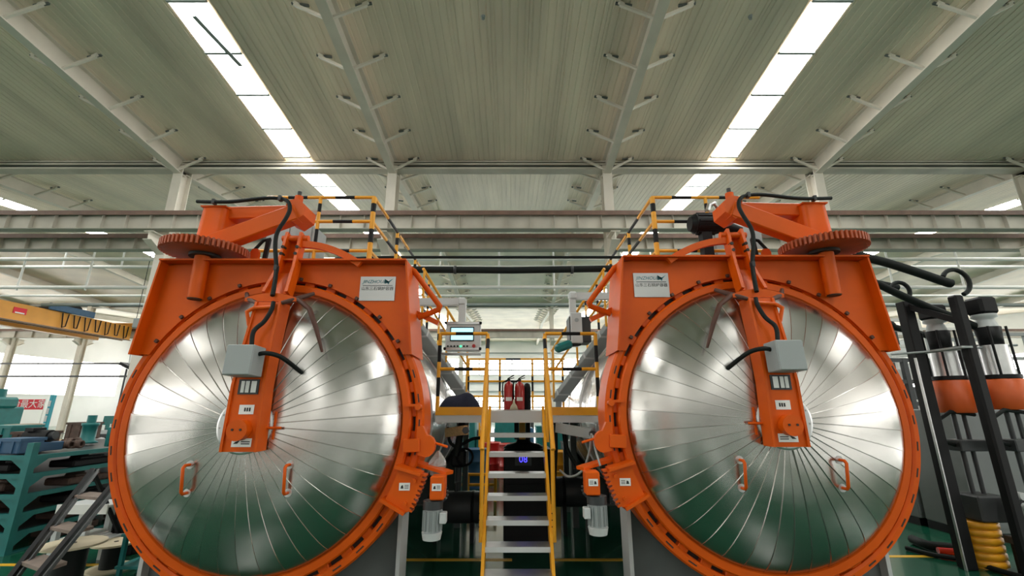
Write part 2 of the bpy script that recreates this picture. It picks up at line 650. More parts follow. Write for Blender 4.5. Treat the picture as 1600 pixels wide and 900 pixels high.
def rafter(x, ya, yb, ys, brace=True, d0=0.5):
    m = M()
    dz = roof_z(yb) - roof_z(ya)
    dd = (yb - ya)

    def seg(y0, y1, x0, x1, t0, t1):
        vs = []
        for y in (y0, y1):
            for (xx, t) in ((x0, t0), (x1, t0), (x1, t1), (x0, t1)):
                vs.append((x + xx, y, roof_z(y) + t))
        m.add(vs, [(0, 1, 5, 4), (1, 2, 6, 5), (2, 3, 7, 6), (3, 0, 4, 7), (3, 2, 1, 0), (4, 5, 6, 7)])
    seg(ya, yb, -0.012, 0.012, -0.01, -d0)
    seg(ya, yb, -0.115, 0.115, -0.02, -0.0)
    seg(ya, yb, -0.115, 0.115, -d0, -d0 - 0.022)
    r = m.build('rafter', CREAM, ceiling)
    for y in ys:
        if not (min(ya, yb) + .1 < y < max(ya, yb) - .1):
            continue
        for s in (-1, 1):
            if brace:
                b = M()
                b.beam((x + s * 0.10, y, roof_z(y) - d0 + .03), (x + s * 0.78, y + 0.03, roof_z(y) - 0.10), 0.06, 0.06)
                b.beam((x + s * 0.68, y + .03, roof_z(y) - 0.10), (x + s * 0.80, y + 0.03, roof_z(y) - 0.03), 0.06, 0.05)
                b.build('fly_brace', CREAM, r)
                M().beam((x + s * 0.50, y + .1, roof_z(y) - 0.05), (x + s * 0.86, y + .06, roof_z(y) - 0.03), 0.05, 0.04).build('purlin_end', LEG, r)  # dark bar for the purlin end and its shadow line
    return r


for x in RX:
    rafter(x, RIDGE1, YV, pur_y, True)
    rafter(x, YV, yr2, pur_y2, True, 0.42)
for x in RX + [-31.5, -38.4, 30.6, 37.5]:
    rafter(x, yr2, YV2, [yr2 + 1 + 1.5 * i for i in range(7)] if abs(x) < 12 else [], True, 0.42)
    rafter(x, YV2, yr3, [YV2 + 1 + 1.5 * i for i in range(7)] if abs(x) < 5 else [], True, 0.42)
    rafter(x, yr3, YW, [], False, 0.42)
    rafter(x, -7.85, RIDGE1, [], False, 0.5)

# gutter (valley) beams
for i, (y, zo) in enumerate(((YV, 0.0), (YV2, 0.0))):
    g = M().use(GIRDER)
    g.bx(XL, XR, y - 0.16, y + 0.16, ZV - 0.05, ZV + 0.0)
    g.bx(XL, XR, y - 0.19, y - 0.13, ZV - 0.17, ZV - 0.11)
    g.bx(XL, XR, y - 0.20, y + 0.14, ZV - 0.33, ZV - 0.26)
    g.use(LEG).bx(XL, XR, y - 0.06, y + 0.08, ZV - 0.26, ZV - 0.05)
    o = g.build('gutter_beam', GIRDER)
    tag(o, ['long pale gutter beam crossing the roof above the near columns', 'far dark gutter beam across the roof beyond the walkway'][i], 'roof beam')


# ------------------------------------------------------------------ columns with corbels
def column(x, y, label, group, corbel=True):
    t = thing('steel_column', label, 'column', (x, y, 0), group)
    M().bx(x - 0.012, x + 0.012, y - 0.2, y + 0.2, 0, ZV - 0.2).build('web', CREAM, t)
    for s in (-1, 1):
        M().bx(x - 0.15, x + 0.15, y + s * 0.2 - 0.012, y + s * 0.2 + 0.012, 0, ZV - 0.2).build('flange', CREAM, t)
    M().bx(x - 0.24, x + 0.24, y - 0.32, y + 0.32, 0, 0.03).build('base_plate', GREY, t)
    if corbel:
        for s in (-1, 1):
            zc = EYE + 5.05
            c = M()
            c.prism([(y + s * 0.2, zc - 0.55), (y + s * 0.75, zc - 0.25), (y + s * 0.75, zc), (y + s * 0.2, zc)], x - 0.015, x + 0.015, 'x')
            c.bx(x - 0.14, x + 0.14, y + s * 0.2, y + s * 0.78, zc - 0.02, zc)
            c.build('corbel', CREAM, t)
            k = M()
            k.beam((x, y + s * 0.2, zc - 0.55), (x, y + s * 0.77, zc - 0.26), 0.26, 0.02)
            k.build('corbel_flange', CREAM, t)
    return t


near_l = ['cream steel column behind the gear of the left autoclave', 'cream steel column above the striped railing of the left autoclave',
          'cream steel column above the striped railing of the right autoclave', 'cream steel column behind the gear of the right autoclave',
          'cream steel column at the right edge of the picture']
for x, l in zip([-10.8, -3.87, 3.08, 9.9, 16.8], near_l):
    column(x, YV, l, 'near row of hall columns')
for x in [-38.4, -33.0, -26.4, -20.5, -3.87, 3.08, 16.8, 23.7, 30.6]:
    column(x, YV2, 'slim white column of the far column row in the background', 'far row of hall columns')


# ------------------------------------------------------------------ crane runway girders
def girder(y, zt, x0, x1, depth, label, step, st_x0, st_x1):
    t = thing('crane_runway_girder', label, 'girder', ((x0 + x1) / 2, y, zt - depth))
    M().bx(x0, x1, y - 0.15, y + 0.15, zt - 0.03, zt).build('top_flange', RAILBR, t)
    M().bx(x0, x1, y - 0.04, y + 0.04, zt + 0.0, zt + 0.07).build('crane_rail', RAILBR, t)
    M().bx(x0, x1, y - 0.17, y - 0.15, zt - 0.13, zt - 0.0).build('edge_angle', RAILBR, t)
    M().bx(x0, x1, y - 0.008, y + 0.008, zt - depth, zt - 0.03).build('web', GIRDER, t)
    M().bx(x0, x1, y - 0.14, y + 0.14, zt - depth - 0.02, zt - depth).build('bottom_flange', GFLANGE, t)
    p = None
    x = st_x0
    while x < st_x1:
        if p is None:
            p = M().bx(-0.006, 0.006, y - 0.12, y - 0.008, zt - depth, zt - 0.03).build('stiffener', GIRDER, t)
            p.location.x = x
        else:
            inst(p, 'stiffener', Matrix.Translation((x, 0, 0)), t)
        x += step
    return t


girder(12.3, EYE + 5.72, -32, 32, 0.55, 'nearest crane runway girder with web stiffeners spanning the whole hall', 0.72, -16, 16.5)
girder(13.75, EYE + 5.55, -32, 32, 0.50, 'second crane runway girder just behind the near columns', 0.9, -18, 18)
girder(32.7, EYE + 5.6, -44, 44, 0.6, 'far crane runway girder carrying the orange bridge crane', 1.3, -40, 20)

# white service pipe frame hung from the roof beyond the near columns
pf = thing('service_pipe_frame', 'white horizontal service pipes on hangers below the runway girders', 'pipes', (0, 16, EYE + 4.2))
for (v, y, r) in ((405, 16.0, 0.07), (449, 16.0, 0.065), (417, 18.5, 0.07)):
    z = at(800, v, y).z
    M().cyl((-26.5, y, z), (32, y, z), r, n=10).build('pipe', WHITE, pf)
za, zb_ = at(800, 449, 16).z, at(800, 405, 16).z
for x in [-21.4, -18.8, -16.2, -12.4, -7.4, -5.0, -0.5, 1.6, 4.2, 8.4, 11.0, 14.5, 17.2, 20.4]:
    M().cyl((x, 16.0, za - 0.12), (x, 16.0, zb_ + 0.9), 0.035, n=8).build('hanger', WHITE, pf)
for x in [-20.0, -17.4, -9.8, -3.2, 6.2, 12.8, 15.6]:
    z = at(800, 417, 18.5).z
    M().cyl((x, 18.5, z - .1), (x, 18.5, z + 1.6), 0.035, n=8).build('hanger', WHITE, pf)
# a lower white pipe further back and a cable conduit
for i, (v, y, r, mm, l) in enumerate(((462, 20.0, 0.05, WHITE, 'thin white pipe crossing the hall under the service pipes'),
                                      (476, 24.0, 0.09, GREY, 'grey cable tray crossing the hall far behind the walkway'))):
    z = at(800, v, y).z
    tag(M().cyl((-26.5, y, z), (34, y, z), r, n=8).build('overhead_pipe', mm), l, 'pipe')
# ------------------------------------------------------------------ the two autoclaves
YD = 4.52          # plane of the door rim
RD = 1.348         # dish radius
HD = 0.37          # how far the dish bulges


def bulge(r):
    q = min(1.0, r / RD)
    return HD * max(0.0, 1 - q ** 2.5) ** 0.62


NP = 42
petal = M()
rs = [0.245 + (RD - 0.245) * t for t in (0, .1, .2, .3, .4, .5, .6, .68, .76, .83, .89, .94, .97, .99, 1.0)]
vs = []
for r in rs:
    for k in range(3):
        a = (k / 2 - 0.5) * 2 * PI / NP * 1.012
        vs.append((r * math.sin(a), -bulge(r) - 0.004 * (k / 2) - 0.001, r * math.cos(a)))
fs = []
for j in range(len(rs) - 1):
    for k in range(2):
        fs.append((j * 3 + k, j * 3 + k + 1, j * 3 + k + 4, j * 3 + k + 3))
petal.add(vs, [f[::-1] for f in fs], True)
rid = []
aa = 0.5 * 2 * PI / NP
for j, r in enumerate(rs):
    for (da, h) in ((-0.005, 0.004), (-0.002, 0.0095), (0.002, 0.0095), (0.005, -0.001)):
        a = aa + da / r
        rid.append((r * math.sin(a), -bulge(r) - h, r * math.cos(a)))
petal.add(rid, [(4 * j + 4 + k, 4 * j + 5 + k, 4 * j + 1 + k, 4 * j + k) for j in range(len(rs) - 1) for k in range(3)])
PETAL = None
TOOTH = None
SLOT = [None]


def warn_sticker(T, par, x0, x1, z0, z1, y, sgn, marks='panel'):
    """small white printed sticker facing the camera"""
    st = M(T, sgn < 0).bx(x0, x1, y - 0.003, y, z0, z1).build('sticker', STICK, par)
    w_, h_ = x1 - x0, z1 - z0
    g = M(T, sgn < 0)
    yy = y - 0.0042
    if marks == 'warn':
        g.prism([(x0 + w_ * .14, z0 + h_ * .25), (x0 + w_ * .42, z0 + h_ * .25), (x0 + w_ * .36, z0 + h_ * .72), (x0 + w_ * .2, z0 + h_ * .62)], yy, yy + .001)
        for k in range(3):
            g.bx(x0 + w_ * .5, x0 + w_ * .88, yy, yy + .001, z0 + h_ * (.25 + .2 * k), z0 + h_ * (.33 + .2 * k))
    elif marks == 'logo':
        g.prism([(x0 + w_ * .08, z0 + h_ * .35), (x0 + w_ * .30, z0 + h_ * .38), (x0 + w_ * .42, z0 + h_ * .8), (x0 + w_ * .2, z0 + h_ * .6)], yy, yy + .001)
        for k in range(2):
            g.bx(x0 + w_ * .48, x0 + w_ * .92, yy, yy + .001, z0 + h_ * (.3 + .24 * k), z0 + h_ * (.42 + .24 * k))
    else:
        for k in range(3):
            g.bx(x0 + w_ * (.35 + .16 * k), x0 + w_ * (.46 + .16 * k), yy, yy + .001, z0 + h_ * .3, z0 + h_ * .7)
    g.build('print', INK, st)
    return st


def autoclave(sgn, cx, cz, label):
    global PETAL, TOOTH

    def T(p):
        return Vector((cx + sgn * p.x, p.y, cz + p.z))

    def N():
        return M(T, sgn < 0)
    root = thing('autoclave', label, 'autoclave', (cx, 7.5, 0), 'pair of autoclaves')
    ctr = Vector((cx, YD, cz))
    # ---- vessel shell in crinkled foil
    sh = N()
    sh.lathe([(1.36, 4.93), (1.38, 5.0), (1.38, 7.0), (1.39, 9.0), (1.38, 11.0), (1.2, 11.35), (0.7, 11.55), (0.0, 11.6)][::-1], (0, 0, 0), 'y', 72)
    shell = sh.build('vessel_shell', FOIL, root)
    for y in (5.9, 7.3, 8.7, 10.1):
        N().lathe([(1.375, y - .03), (1.397, y - .03), (1.397, y + .03), (1.375, y + .03)][::-1], (0, 0, 0), 'y', 72, smooth=False).build('band', ALU, shell)
    # ---- locking ring
    lr = N()
    lr.lathe([(1.464, 4.62), (1.464, 4.53), (1.485, 4.515), (1.53, 4.515), (1.548, 4.54), (1.548, 4.90), (1.46, 4.93), (1.36, 4.93)][::-1], (0, 0, 0), 'y', 120, smooth=False)
    lock = lr.build('locking_ring', ORANGE, root)
    gr = N()
    gr.lathe([(1.42, 4.60), (1.48, 4.60)][::-1], (0, 0, 0), 'y', 120)
    gr.build('ring_gap', DARK, lock)
    if TOOTH is None:
        tm = M()
        tm.box((0, 0, 1.4475), (0.105, 0.075, 0.05), None, 0.006)
        t0 = tm.build('locking_tooth', ORANGE, lock)
        TOOTH = t0
        t0.matrix_basis = Matrix.Translation((cx, 4.575, cz))
        st = 1
    else:
        st = 0
    for k in range(st, 38):
        a = 2 * PI * k / 38
        inst(TOOTH, 'locking_tooth', Matrix.Translation((cx, 4.575, cz)) @ Matrix.Rotation(a, 4, 'Y'), lock)
    for k in range(38):
        a = 2 * PI * (k + .5) / 38
        mw = Matrix.Translation((cx, 4.5135, cz)) @ Matrix.Rotation(a, 4, 'Y')
        if SLOT[0] is None:
            SLOT[0] = M().box((0, 0, 1.503), (0.085, 0.004, 0.012)).build('ring_slot', DARK, lock)
            SLOT[0].matrix_basis = mw
        else:
            inst(SLOT[0], 'ring_slot', mw, lock)
    # ---- door: flange, dish with clad panels, hub
    fg = N()
    fg.lathe([(1.325, 4.60), (1.336, 4.50), (1.349, 4.475), (1.41, 4.475), (1.425, 4.49), (1.43, 4.62)][::-1], (0, 0, 0), 'y', 120, smooth=False)
    flange = fg.build('door_flange', ORANGE, root)
    ds = N()
    prof = [(r, YD - bulge(r) + 0.008) for r in [0.001, .15, .3, .5, .7, .85, 1.0, 1.1, 1.2, 1.26, 1.3, 1.33, 1.345]]
    ds.lathe(prof, (0, 0, 0), 'y', 84)
    dish = ds.build('door_dish', STEEL, root)
    rng = random.Random(11 if sgn > 0 else 23)
    for k in range(NP):
        a = 2 * PI * (k + 0.5) / NP
        tilt = Matrix.Rotation(rng.uniform(-0.006, 0.006), 4, 'X') @ Matrix.Rotation(rng.uniform(-0.008, 0.008), 4, 'Z')
        mw = Matrix.Translation(ctr) @ Matrix.Rotation(a, 4, 'Y') @ Matrix.Translation((0, -.003, .8)) @ tilt @ Matrix.Translation((0, 0, -.8))
        if PETAL is None:
            PETAL = petal.build('cladding_panel', STEEL, dish)
            PETAL.matrix_basis = mw
        else:
            inst(PETAL, 'cladding_panel', mw, dish)
    hb = N()
    hb.lathe([(0.0, YD - HD - 0.018), (0.235, YD - HD - 0.018), (0.252, YD - HD - 0.012), (0.252, YD - HD + .02)], (0, 0, 0), 'y', 48, smooth=False)
    hub = hb.build('hub_cover', ALU, root)
    for k in range(12):
        a = 2 * PI * k / 12 + .1
        N().cyl((0.225 * math.cos(a), YD - HD - .017, 0.225 * math.sin(a)), (0.225 * math.cos(a), YD - HD - .026, 0.225 * math.sin(a)), 0.008, n=8).build('rivet', ALU, hub)
    # ---- D handles on the dish
    for hx in (-0.45, 0.44):
        r0 = math.hypot(hx, 0.33)
        r1 = math.hypot(hx, 0.57)
        y0, y1 = YD - bulge(r0), YD - bulge(r1)
        h = N()
        h.tube([(hx, y0 + .02, -0.335), (hx, y0 - 0.07, -0.335), (hx, y0 - 0.09, -0.355), (hx, y1 - 0.085, -0.55), (hx, y1 - 0.065, -0.57), (hx, y1 + .02, -0.57)], 0.014, 10)
        hd = h.build('door_handle', ORANGE, root)
        for (yy, zz) in ((y0, -0.335), (y1, -0.57)):
            N().cyl((hx, yy - .012, zz), (hx, yy + 0.012, zz), 0.035, n=14).build('handle_seat', ALU, hd)
    # ---- head frame plate with ring cut-out and flanges
    ht, hb_ = 1.29, 1.40
    zt, zb = 1.655, 0.68
    n = 40
    a0 = math.asin(zb / 1.468)
    arc = [(1.468 * math.cos(PI - a0 - (PI - 2 * a0) * i / n), 1.468 * math.sin(PI - a0 - (PI - 2 * a0) * i / n)) for i in range(n + 1)]
    pl = N()
    ya, yb = 4.495, 4.55
    vsA, fsA = [], []
    for i, (x, z) in enumerate(arc):
        # matching point on the outer outline, by the fraction along the arc
        if x < 0 and False:
            pass
        t = i / n
        if t < 0.28:
            k = t / 0.28
            ox, oz = -hb_ + (hb_ - ht) * k, zb + (zt - zb) * k
        elif t > 0.72:
            k = (1 - t) / 0.28
            ox, oz = hb_ - (hb_ - ht) * k, zb + (zt - zb) * k
        else:
            k = (t - 0.28) / 0.44
            ox, oz = -ht + 2 * ht * k, zt
        vsA += [(x, ya, z), (ox, ya, oz), (x, yb, z), (ox, yb, oz)]
    for i in range(n):
        a, b = 4 * i, 4 * (i + 1)
        fsA += [(a + 0, b + 0, b + 1, a + 1), (a + 2, a + 3, b + 3, b + 2), (a + 0, a + 2, b + 2, b + 0), (a + 1, b + 1, b + 3, a + 3)]
    pl.add(vsA, [f[::-1] for f in fsA])
    head = pl.build('head_frame', ORANGE, root)
    tf = N()
    tf.bx(-ht - .012, ht + .012, 4.36, 4.95, zt, zt + 0.018)
    tf.build('top_flange', ORANGE, head)
    for s in (-1, 1):
        f = N()
        f.prism([(s * hb_, zb - 0.01), (s * (hb_ + .018), zb - 0.01), (s * (ht + .018), zt), (s * ht, zt)], 4.38, 4.95)
        f.build('side_flange', ORANGE, head)
    for k, a in enumerate([PI * (0.185 + 0.07 * i) for i in range(10)]):
        N().box((1.488 * math.cos(a), 4.485, 1.488 * math.sin(a)), (0.035, 0.03, 0.035), Matrix.Rotation(-a, 3, 'Y'), .004).build('cleat', CLAW, head)
    # ---- name plate
    npx0, npx1, npz0, npz1 = 0.80, 1.175, 1.245, 1.51
    np_ = N().bx(npx0, npx1, 4.485, 4.495, npz0, npz1).build('name_plate', PLATE, root)
    pcx = cx + sgn * (npx0 + npx1) / 2
    text_mesh('lettering', 'JINZHOUL', 0.052, Matrix.Translation((pcx - .04, 4.484, cz + 1.452)) @ FACE, INKT, np_, shear=0.3)
    text_mesh('lettering', '山东三石锅炉容器', 0.043, Matrix.Translation((pcx, 4.484, cz + 1.375)) @ FACE, INK, np_)
    bird = M().prism([(pcx + .075, cz + 1.43), (pcx + .11, cz + 1.455), (pcx + .165, cz + 1.49), (pcx + .125, cz + 1.45), (pcx + .115, cz + 1.42), (pcx + .10, cz + 1.44), (pcx + .07, cz + 1.485), (pcx + .085, cz + 1.45)], 4.483, 4.4845)
    bird.build('emblem', INKT, np_)
    M().bx(pcx - .16, pcx + .16, 4.4835, 4.4845, cz + 1.408, cz + 1.414).build('rule', INK, np_)
    # ---- davit: shaft, gear, pillar, arms
    gx, gy, gz = -0.885, 4.45, 1.74
    N().cyl((gx - .0, 4.415, 1.25), (gx, 4.415, gz), 0.072, n=20).build('pivot_shaft', ORANGE, root)
    N().cyl((gx, 4.415, 1.24), (gx, 4.415, 1.25), 0.064, n=20).build('shaft_end', DARK, root)
    gm = N()
    nt = 56
    prof = []
    for i in range(nt):
        a = 2 * PI * i / nt
        for (da, r) in ((0.0, 0.372), (0.25, 0.372), (0.38, 0.41), (0.82, 0.41)):
            q = a + da * 2 * PI / nt
            prof.append((gx + r * math.cos(q), gy + r * math.sin(q)))
    gm.prism(prof, gz - 0.0, gz + 0.085, 'z')
    gear = gm.build('ring_gear', GEAR, root)
    N().cyl((gx, gy, gz - .03), (gx, gy, gz), 0.15, n=24).build('gear_boss', DARK, gear)
    N().cyl((gx, gy, gz + .085), (gx, gy, gz + .12), 0.22, n=28).build('gear_flange', ORANGE, gear)
    pm = N()
    pz0, pz1 = gz + .10, 2.30
    hw0, hw1 = 0.145, 0.128
    vsp = []
    for (z, h) in ((pz0, hw0), (pz1, hw1)):
        for k in range(24):
            a = 2 * PI * k / 24
            cu, su = math.cos(a), math.sin(a)
            q = max(abs(cu), abs(su)) ** 0.75
            vsp.append((gx + h * cu / q, 4.56 + h * su / q, z))
    pm.add(vsp, [(k, (k + 1) % 24, 24 + (k + 1) % 24, 24 + k) for k in range(24)], True)
    pm.add(vsp[24:], [tuple(range(24))])
    pil = pm.build('davit_pillar', ORANGE, root)
    N().bx(gx - .14, gx + .14, 4.42, 4.70, pz1, pz1 + .015).build('pillar_cap', ORANGE, pil)
    N().beam((gx + .1, 4.60, 2.27), (0.02, 4.60, 2.29), 0.18, 0.15, bev=.01).build('davit_top_beam', ORANGE, root)
    N().beam((gx + .06, 4.46, 1.87), (0.05, 4.46, 2.235), 0.14, 0.19, bev=.01).build('davit_brace', ORANGE, root)
    hd = N()
    hd.prism([(-0.07, 2.36), (0.05, 2.39), (0.14, 2.31), (0.135, 2.19), (0.03, 2.11), (-0.06, 2.15)], 4.40, 4.68)
    head2 = hd.build('davit_head', ORANGE, root)
    N().cyl((0.0, 4.52, 2.40), (0.0, 4.52, 2.47), 0.045, n=14).build('head_pin', ORANGE, head2)
    N().cyl((0.0, 4.52, 2.46), (0.0, 4.52, 2.53), 0.022, n=12).build('pin_bolt', MGREY, head2)
    # ---- hanger link between davit head and door arm
    ax = 0.075
    lk = N()
    for s in (-1, 1):
        lk.beam((ax - .02 + s * 0.075, 4.47, 1.98), (ax + s * 0.085, 4.34, 1.50), 0.03, 0.12, up=(0, 1, 0))
        lk.beam((ax + s * 0.085, 4.34, 1.52), (ax + s * 0.115, 4.22, 1.24), 0.03, 0.12, up=(0, 1, 0))
    lk.beam((ax - .02, 4.53, 1.97), (ax, 4.40, 1.50), 0.17, 0.02, up=(0, 1, 0))
    link = lk.build('hanger_link', ORANGE, root)
    N().beam((ax, 4.36, 1.50), (ax, 4.20, 1.24), 0.21, 0.02, up=(0, 1, 0)).build('slant_plate', ORANGE, link)
    N().cyl((ax - .15, 4.45, 1.93), (ax + .13, 4.45, 1.93), 0.035, n=14).build('link_pin', ORANGE, link)
    for (dz, s) in ((1.80, -1), (1.72, -1), (1.80, 1), (1.72, 1)):
        N().cyl((ax - .01 + s * .075, 4.40 - (1.8 - dz) * .2, dz), (ax - .01 + s * .075, 4.345 - (1.8 - dz) * .2, dz), 0.018, n=10).build('bolt', DARK, link)
    # crescent spreader plate and its two claws
    cp = N()
    pts = []
    for i in range(13):
        t = -1 + 2 * i / 12
        pts.append((ax + t * 0.25, 1.235 - 0.05 * t * t))
    low = [(ax + 0.25 - 0.5 * i / 12, 1.15 - 0.0 * i) for i in range(13)]
    cp.prism(pts + low, 4.12, 4.17)
    cres = cp.build('spreader_plate', ORANGE, root)
    for s in (-1, 1):
        c = N()
        c.tube([(ax + s * 0.34, 4.28, 1.27), (ax + s * 0.24, 4.15, 1.18), (ax + s * 0.12, 4.10, 1.13)], [0.018, 0.028, 0.018], 8)
        c.build('claw', CLAW, cres)
    c = N()
    c.tube([(ax + .25, 4.15, 1.18), (ax + .40, 4.10, 1.07), (ax + .49, 4.09, 0.88), (ax + .56, 4.12, 0.66)], [0.028, 0.024, 0.022, 0.012], 8)
    c.build('hooked_rod', CLAW, cres)
    c = N()
    c.tube([(ax - .13, 4.06, 0.90), (ax - .16, 4.04, 1.03), (ax - .10, 4.05, 1.07), (ax + .06, 4.06, 1.08)], 0.02, 8)
    c.build('bracket', ORANGE, cres)
    # ---- door arm (box beam) down to the hub
    am = N()

    def quad_box(zs):
        v = []
        for (z, yf, yb2, hw) in zs:
            v += [(ax - hw, yf, z), (ax + hw, yf, z), (ax + hw, yb2, z), (ax - hw, yb2, z)]
        f = []
        for j in range(len(zs) - 1):
            for k in range(4):
                f.append((j * 4 + k, j * 4 + (k + 1) % 4, j * 4 + 4 + (k + 1) % 4, j * 4 + 4 + k))
        f.append((0, 3, 2, 1))
        e = len(v) - 4
        f.append((e, e + 1, e + 2, e + 3))
        return v, f
    v_, f_ = quad_box([(-0.21, 3.98, 4.13, 0.155), (0.35, 3.98, 4.13, 0.145), (0.75, 4.03, 4.20, 0.13), (1.14, 4.10, 4.28, 0.12)])
    am.add(v_, f_)
    arm = am.build('door_arm', ORANGE, root)
    for s in (-1, 1):
        e = N()
        v2, f2 = [], []
        for (z, y, hw) in ((-0.21, 3.962, 0.155), (0.35, 3.962, 0.145), (0.75, 4.012, 0.13), (1.14, 4.082, 0.12)):
            xo = ax + s * hw
            v2 += [(xo - s * .018, y, z), (xo + s * .004, y, z), (xo + s * .004, y + .10, z), (xo - s * .018, y + .10, z)]
        for j in range(3):
            for k in range(4):
                q = (j * 4 + k, j * 4 + (k + 1) % 4, j * 4 + 4 + (k + 1) % 4, j * 4 + 4 + k)
                f2.append(q if s > 0 else q[::-1])
        e.add(v2, f2)
        e.build('arm_edge_strip', ORANGE, arm)
    hc = N()
    hc.cyl((ax, 3.985, -0.03), (ax, 3.90, -0.03), 0.088, n=28)
    hcap = hc.build('arm_boss', ORANGE, arm)
    for s in (-1, 1):
        N().cyl((ax + s * .035, 3.901, -.025), (ax + s * .035, 3.892, -.025), 0.010, n=10).build('boss_hole', DARK, hcap)
    N().cyl((ax + .15, 4.10, -.02), (ax + .27, 4.12, -.02), 0.012, n=8).build('arm_pin', ORANGE, arm)
    N().bx(ax - .2, ax - .15, 4.13, 4.15, -.2, .12).build('hub_bracket', ORANGE, arm)
    N().bx(ax + .19, ax + .205, 4.13, 4.15, -.12, .12).build('hub_bracket', ORANGE, arm)
    warn_sticker(T, arm, ax - .07, ax + .10, -0.17, -0.10, 3.978, sgn, 'logo')
    warn_sticker(T, arm, ax - .05, ax + .08, 0.10, 0.18, 3.978, sgn, 'panel')
    rp = N().bx(ax - .085, ax + .095, 3.97, 3.98, 0.27, 0.40).build('rating_plate', MGREY, arm)
    for (x0, x1) in ((-.06, -.03), (-.02, .012), (.03, .075)):
        N().bx(ax + x0, ax + x1, 3.966, 3.97, 0.285, 0.385).build('print', STICK, rp)
    # ---- junction box on the arm with cables
    jb = N()
    jb.box((ax - .0, 3.865, 0.55), (0.235, 0.19, 0.26), Matrix.Rotation(-0.05, 3, 'X'), 0.006)
    jbo = jb.build('junction_box', GREY, root)
    N().box((ax - .0, 3.766, 0.555), (0.225, 0.008, 0.25), Matrix.Rotation(-0.05, 3, 'X'), 0.002).build('box_lid', GREY, jbo)
    cb = N()
    cb.hose([(ax - .0, 3.93, 0.68), (ax - .02, 3.96, 0.83), (ax + .04, 4.0, 0.93), (ax + .075, 4.03, 1.05), (ax + .06, 4.07, 1.13)], 0.020, 8)
    cb.build('cable', RUBBER, jbo)
    cb = N()
    cb.hose([(ax + .1, 3.87, 0.61), (ax + .18, 3.86, 0.62), (ax + .27, 3.90, 0.60), (ax + .33, 3.98, 0.55), (ax + .36, YD - bulge(.63) + .01, 0.47)], 0.020, 8)
    cb.build('cable', RUBBER, jbo)
    # ---- corrugated cable hose along the davit
    hs = N()
    hs.hose([(gx - .20, 4.44, 2.37), (gx, 4.40, 2.345), (gx + .25, 4.37, 2.335), (gx + .6, 4.34, 2.36), (-.10, 4.33, 2.35), (.0, 4.31, 2.30), (.04, 4.29, 2.20),
             (.02, 4.27, 2.08), (-.04, 4.26, 1.92), (-.03, 4.25, 1.75), (.03, 4.22, 1.52), (ax + .01, 4.13, 1.30), (ax + .03, 4.09, 1.2)], 0.021, 8)
    hose = hs.build('cable_hose', RUBBER, root)
    for (x, y, z) in ((gx + .02, 4.40, 2.345), (-.10, 4.33, 2.35), (.03, 4.22, 1.52)):
        N().box((x, y, z), (0.03, 0.055, 0.055)).build('hose_clip', MGREY, hose)
    # ---- curved safety lever and bent locking tube over the head frame
    cv = N()
    lpts = []
    for i in range(10):
        t = i / 9
        lpts.append((ax + .05 + t * 0.68, 4.44 - .02 * t, 1.86 - 0.235 * t ** 2.0))
    for a, b in zip(lpts[:-1], lpts[1:]):
        cv.beam(a, b, 0.05, 0.07)
    cv.build('curved_lever', ORANGE, root)
    bt = N()
    bt.tube([(ax + .05, 4.66, 1.715), (0.9, 4.66, 1.715), (1.20, 4.66, 1.705), (1.33, 4.66, 1.62), (1.62, 4.72, 1.24), (1.60, 4.74, 1.20), (1.38, 4.76, 1.12)], 0.034, 10)
    bt.build('bent_bar', ORANGE, root)
    N().beam((1.30, 4.80, 1.20), (1.60, 4.80, 1.06), 0.06, 0.05).build('bar_bracket', ORANGE, root)
    # ---- locking drive at the lower aisle side
    def pol(r, deg):
        a = math.radians(deg)
        return (r * math.cos(a), r * math.sin(a))
    sg = N()
    outer = []
    for i in range(9):
        d = -27.5 + 11.0 * i / 8
        for (dd, r) in ((0, 1.655), (0.42, 1.655), (0.56, 1.69), (1.1, 1.69)):
            outer.append(pol(r, d + dd))
    inner = [pol(1.42, -16.2 - 11.2 * i / 5) for i in range(6)]
    sg.prism(outer + inner, 4.36, 4.47)
    seg = sg.build('rack_segment', ORANGE, root)
    for d in (-15.6, -28.0):
        p0, p1 = pol(1.39, d), pol(1.64, d)
        N().beam((p0[0], 4.40, p0[1]), (p1[0], 4.40, p1[1]), 0.18, 0.028, up=(0, 0, 1)).build('segment_rib', ORANGE, seg)
    for (r, d) in ((1.60, -25.5), (1.60, -18)):
        p = pol(r, d)
        N().cyl((p[0], 4.36, p[1]), (p[0], 4.335, p[1]), 0.018, n=8).build('bolt', ORANGE, seg)
    p = pol(1.545, -21.2)
    warn_sticker(T, seg, p[0] - .06, p[0] + .04, p[1] - .02, p[1] + .045, 4.357, sgn, 'warn')
    pn = N()
    prof = []
    for i in range(14):
        a = 2 * PI * i / 14
        for (da, r) in ((0, .055), (.3, .055), (.42, .08), (.8, .08)):
            q = a + da * 2 * PI / 14
            prof.append((1.745 + r * math.cos(q), -0.62 + r * math.sin(q)))
    pn.prism(prof, 4.40, 4.47)
    pn.build('drive_pinion', MGREY, root)
    gb = N()
    gb.box((1.745, 4.34, -0.545), (0.13, 0.16, 0.20), None, .01)
    gbo = gb.build('drive_gearbox', ORANGE, root)
    warn_sticker(T, gbo, 1.70, 1.785, -0.565, -0.505, 4.257, sgn, 'warn')
    N().beam((1.48, 4.62, -0.37), (1.83, 4.44, -0.44), 0.12, 0.03).build('drive_bracket', ORANGE, root)
    mt = N()
    mt.cyl((1.70, 4.36, -0.73), (1.70, 4.36, -0.92), 0.075, n=24)
    mto = mt.build('drive_motor', GREY, root)
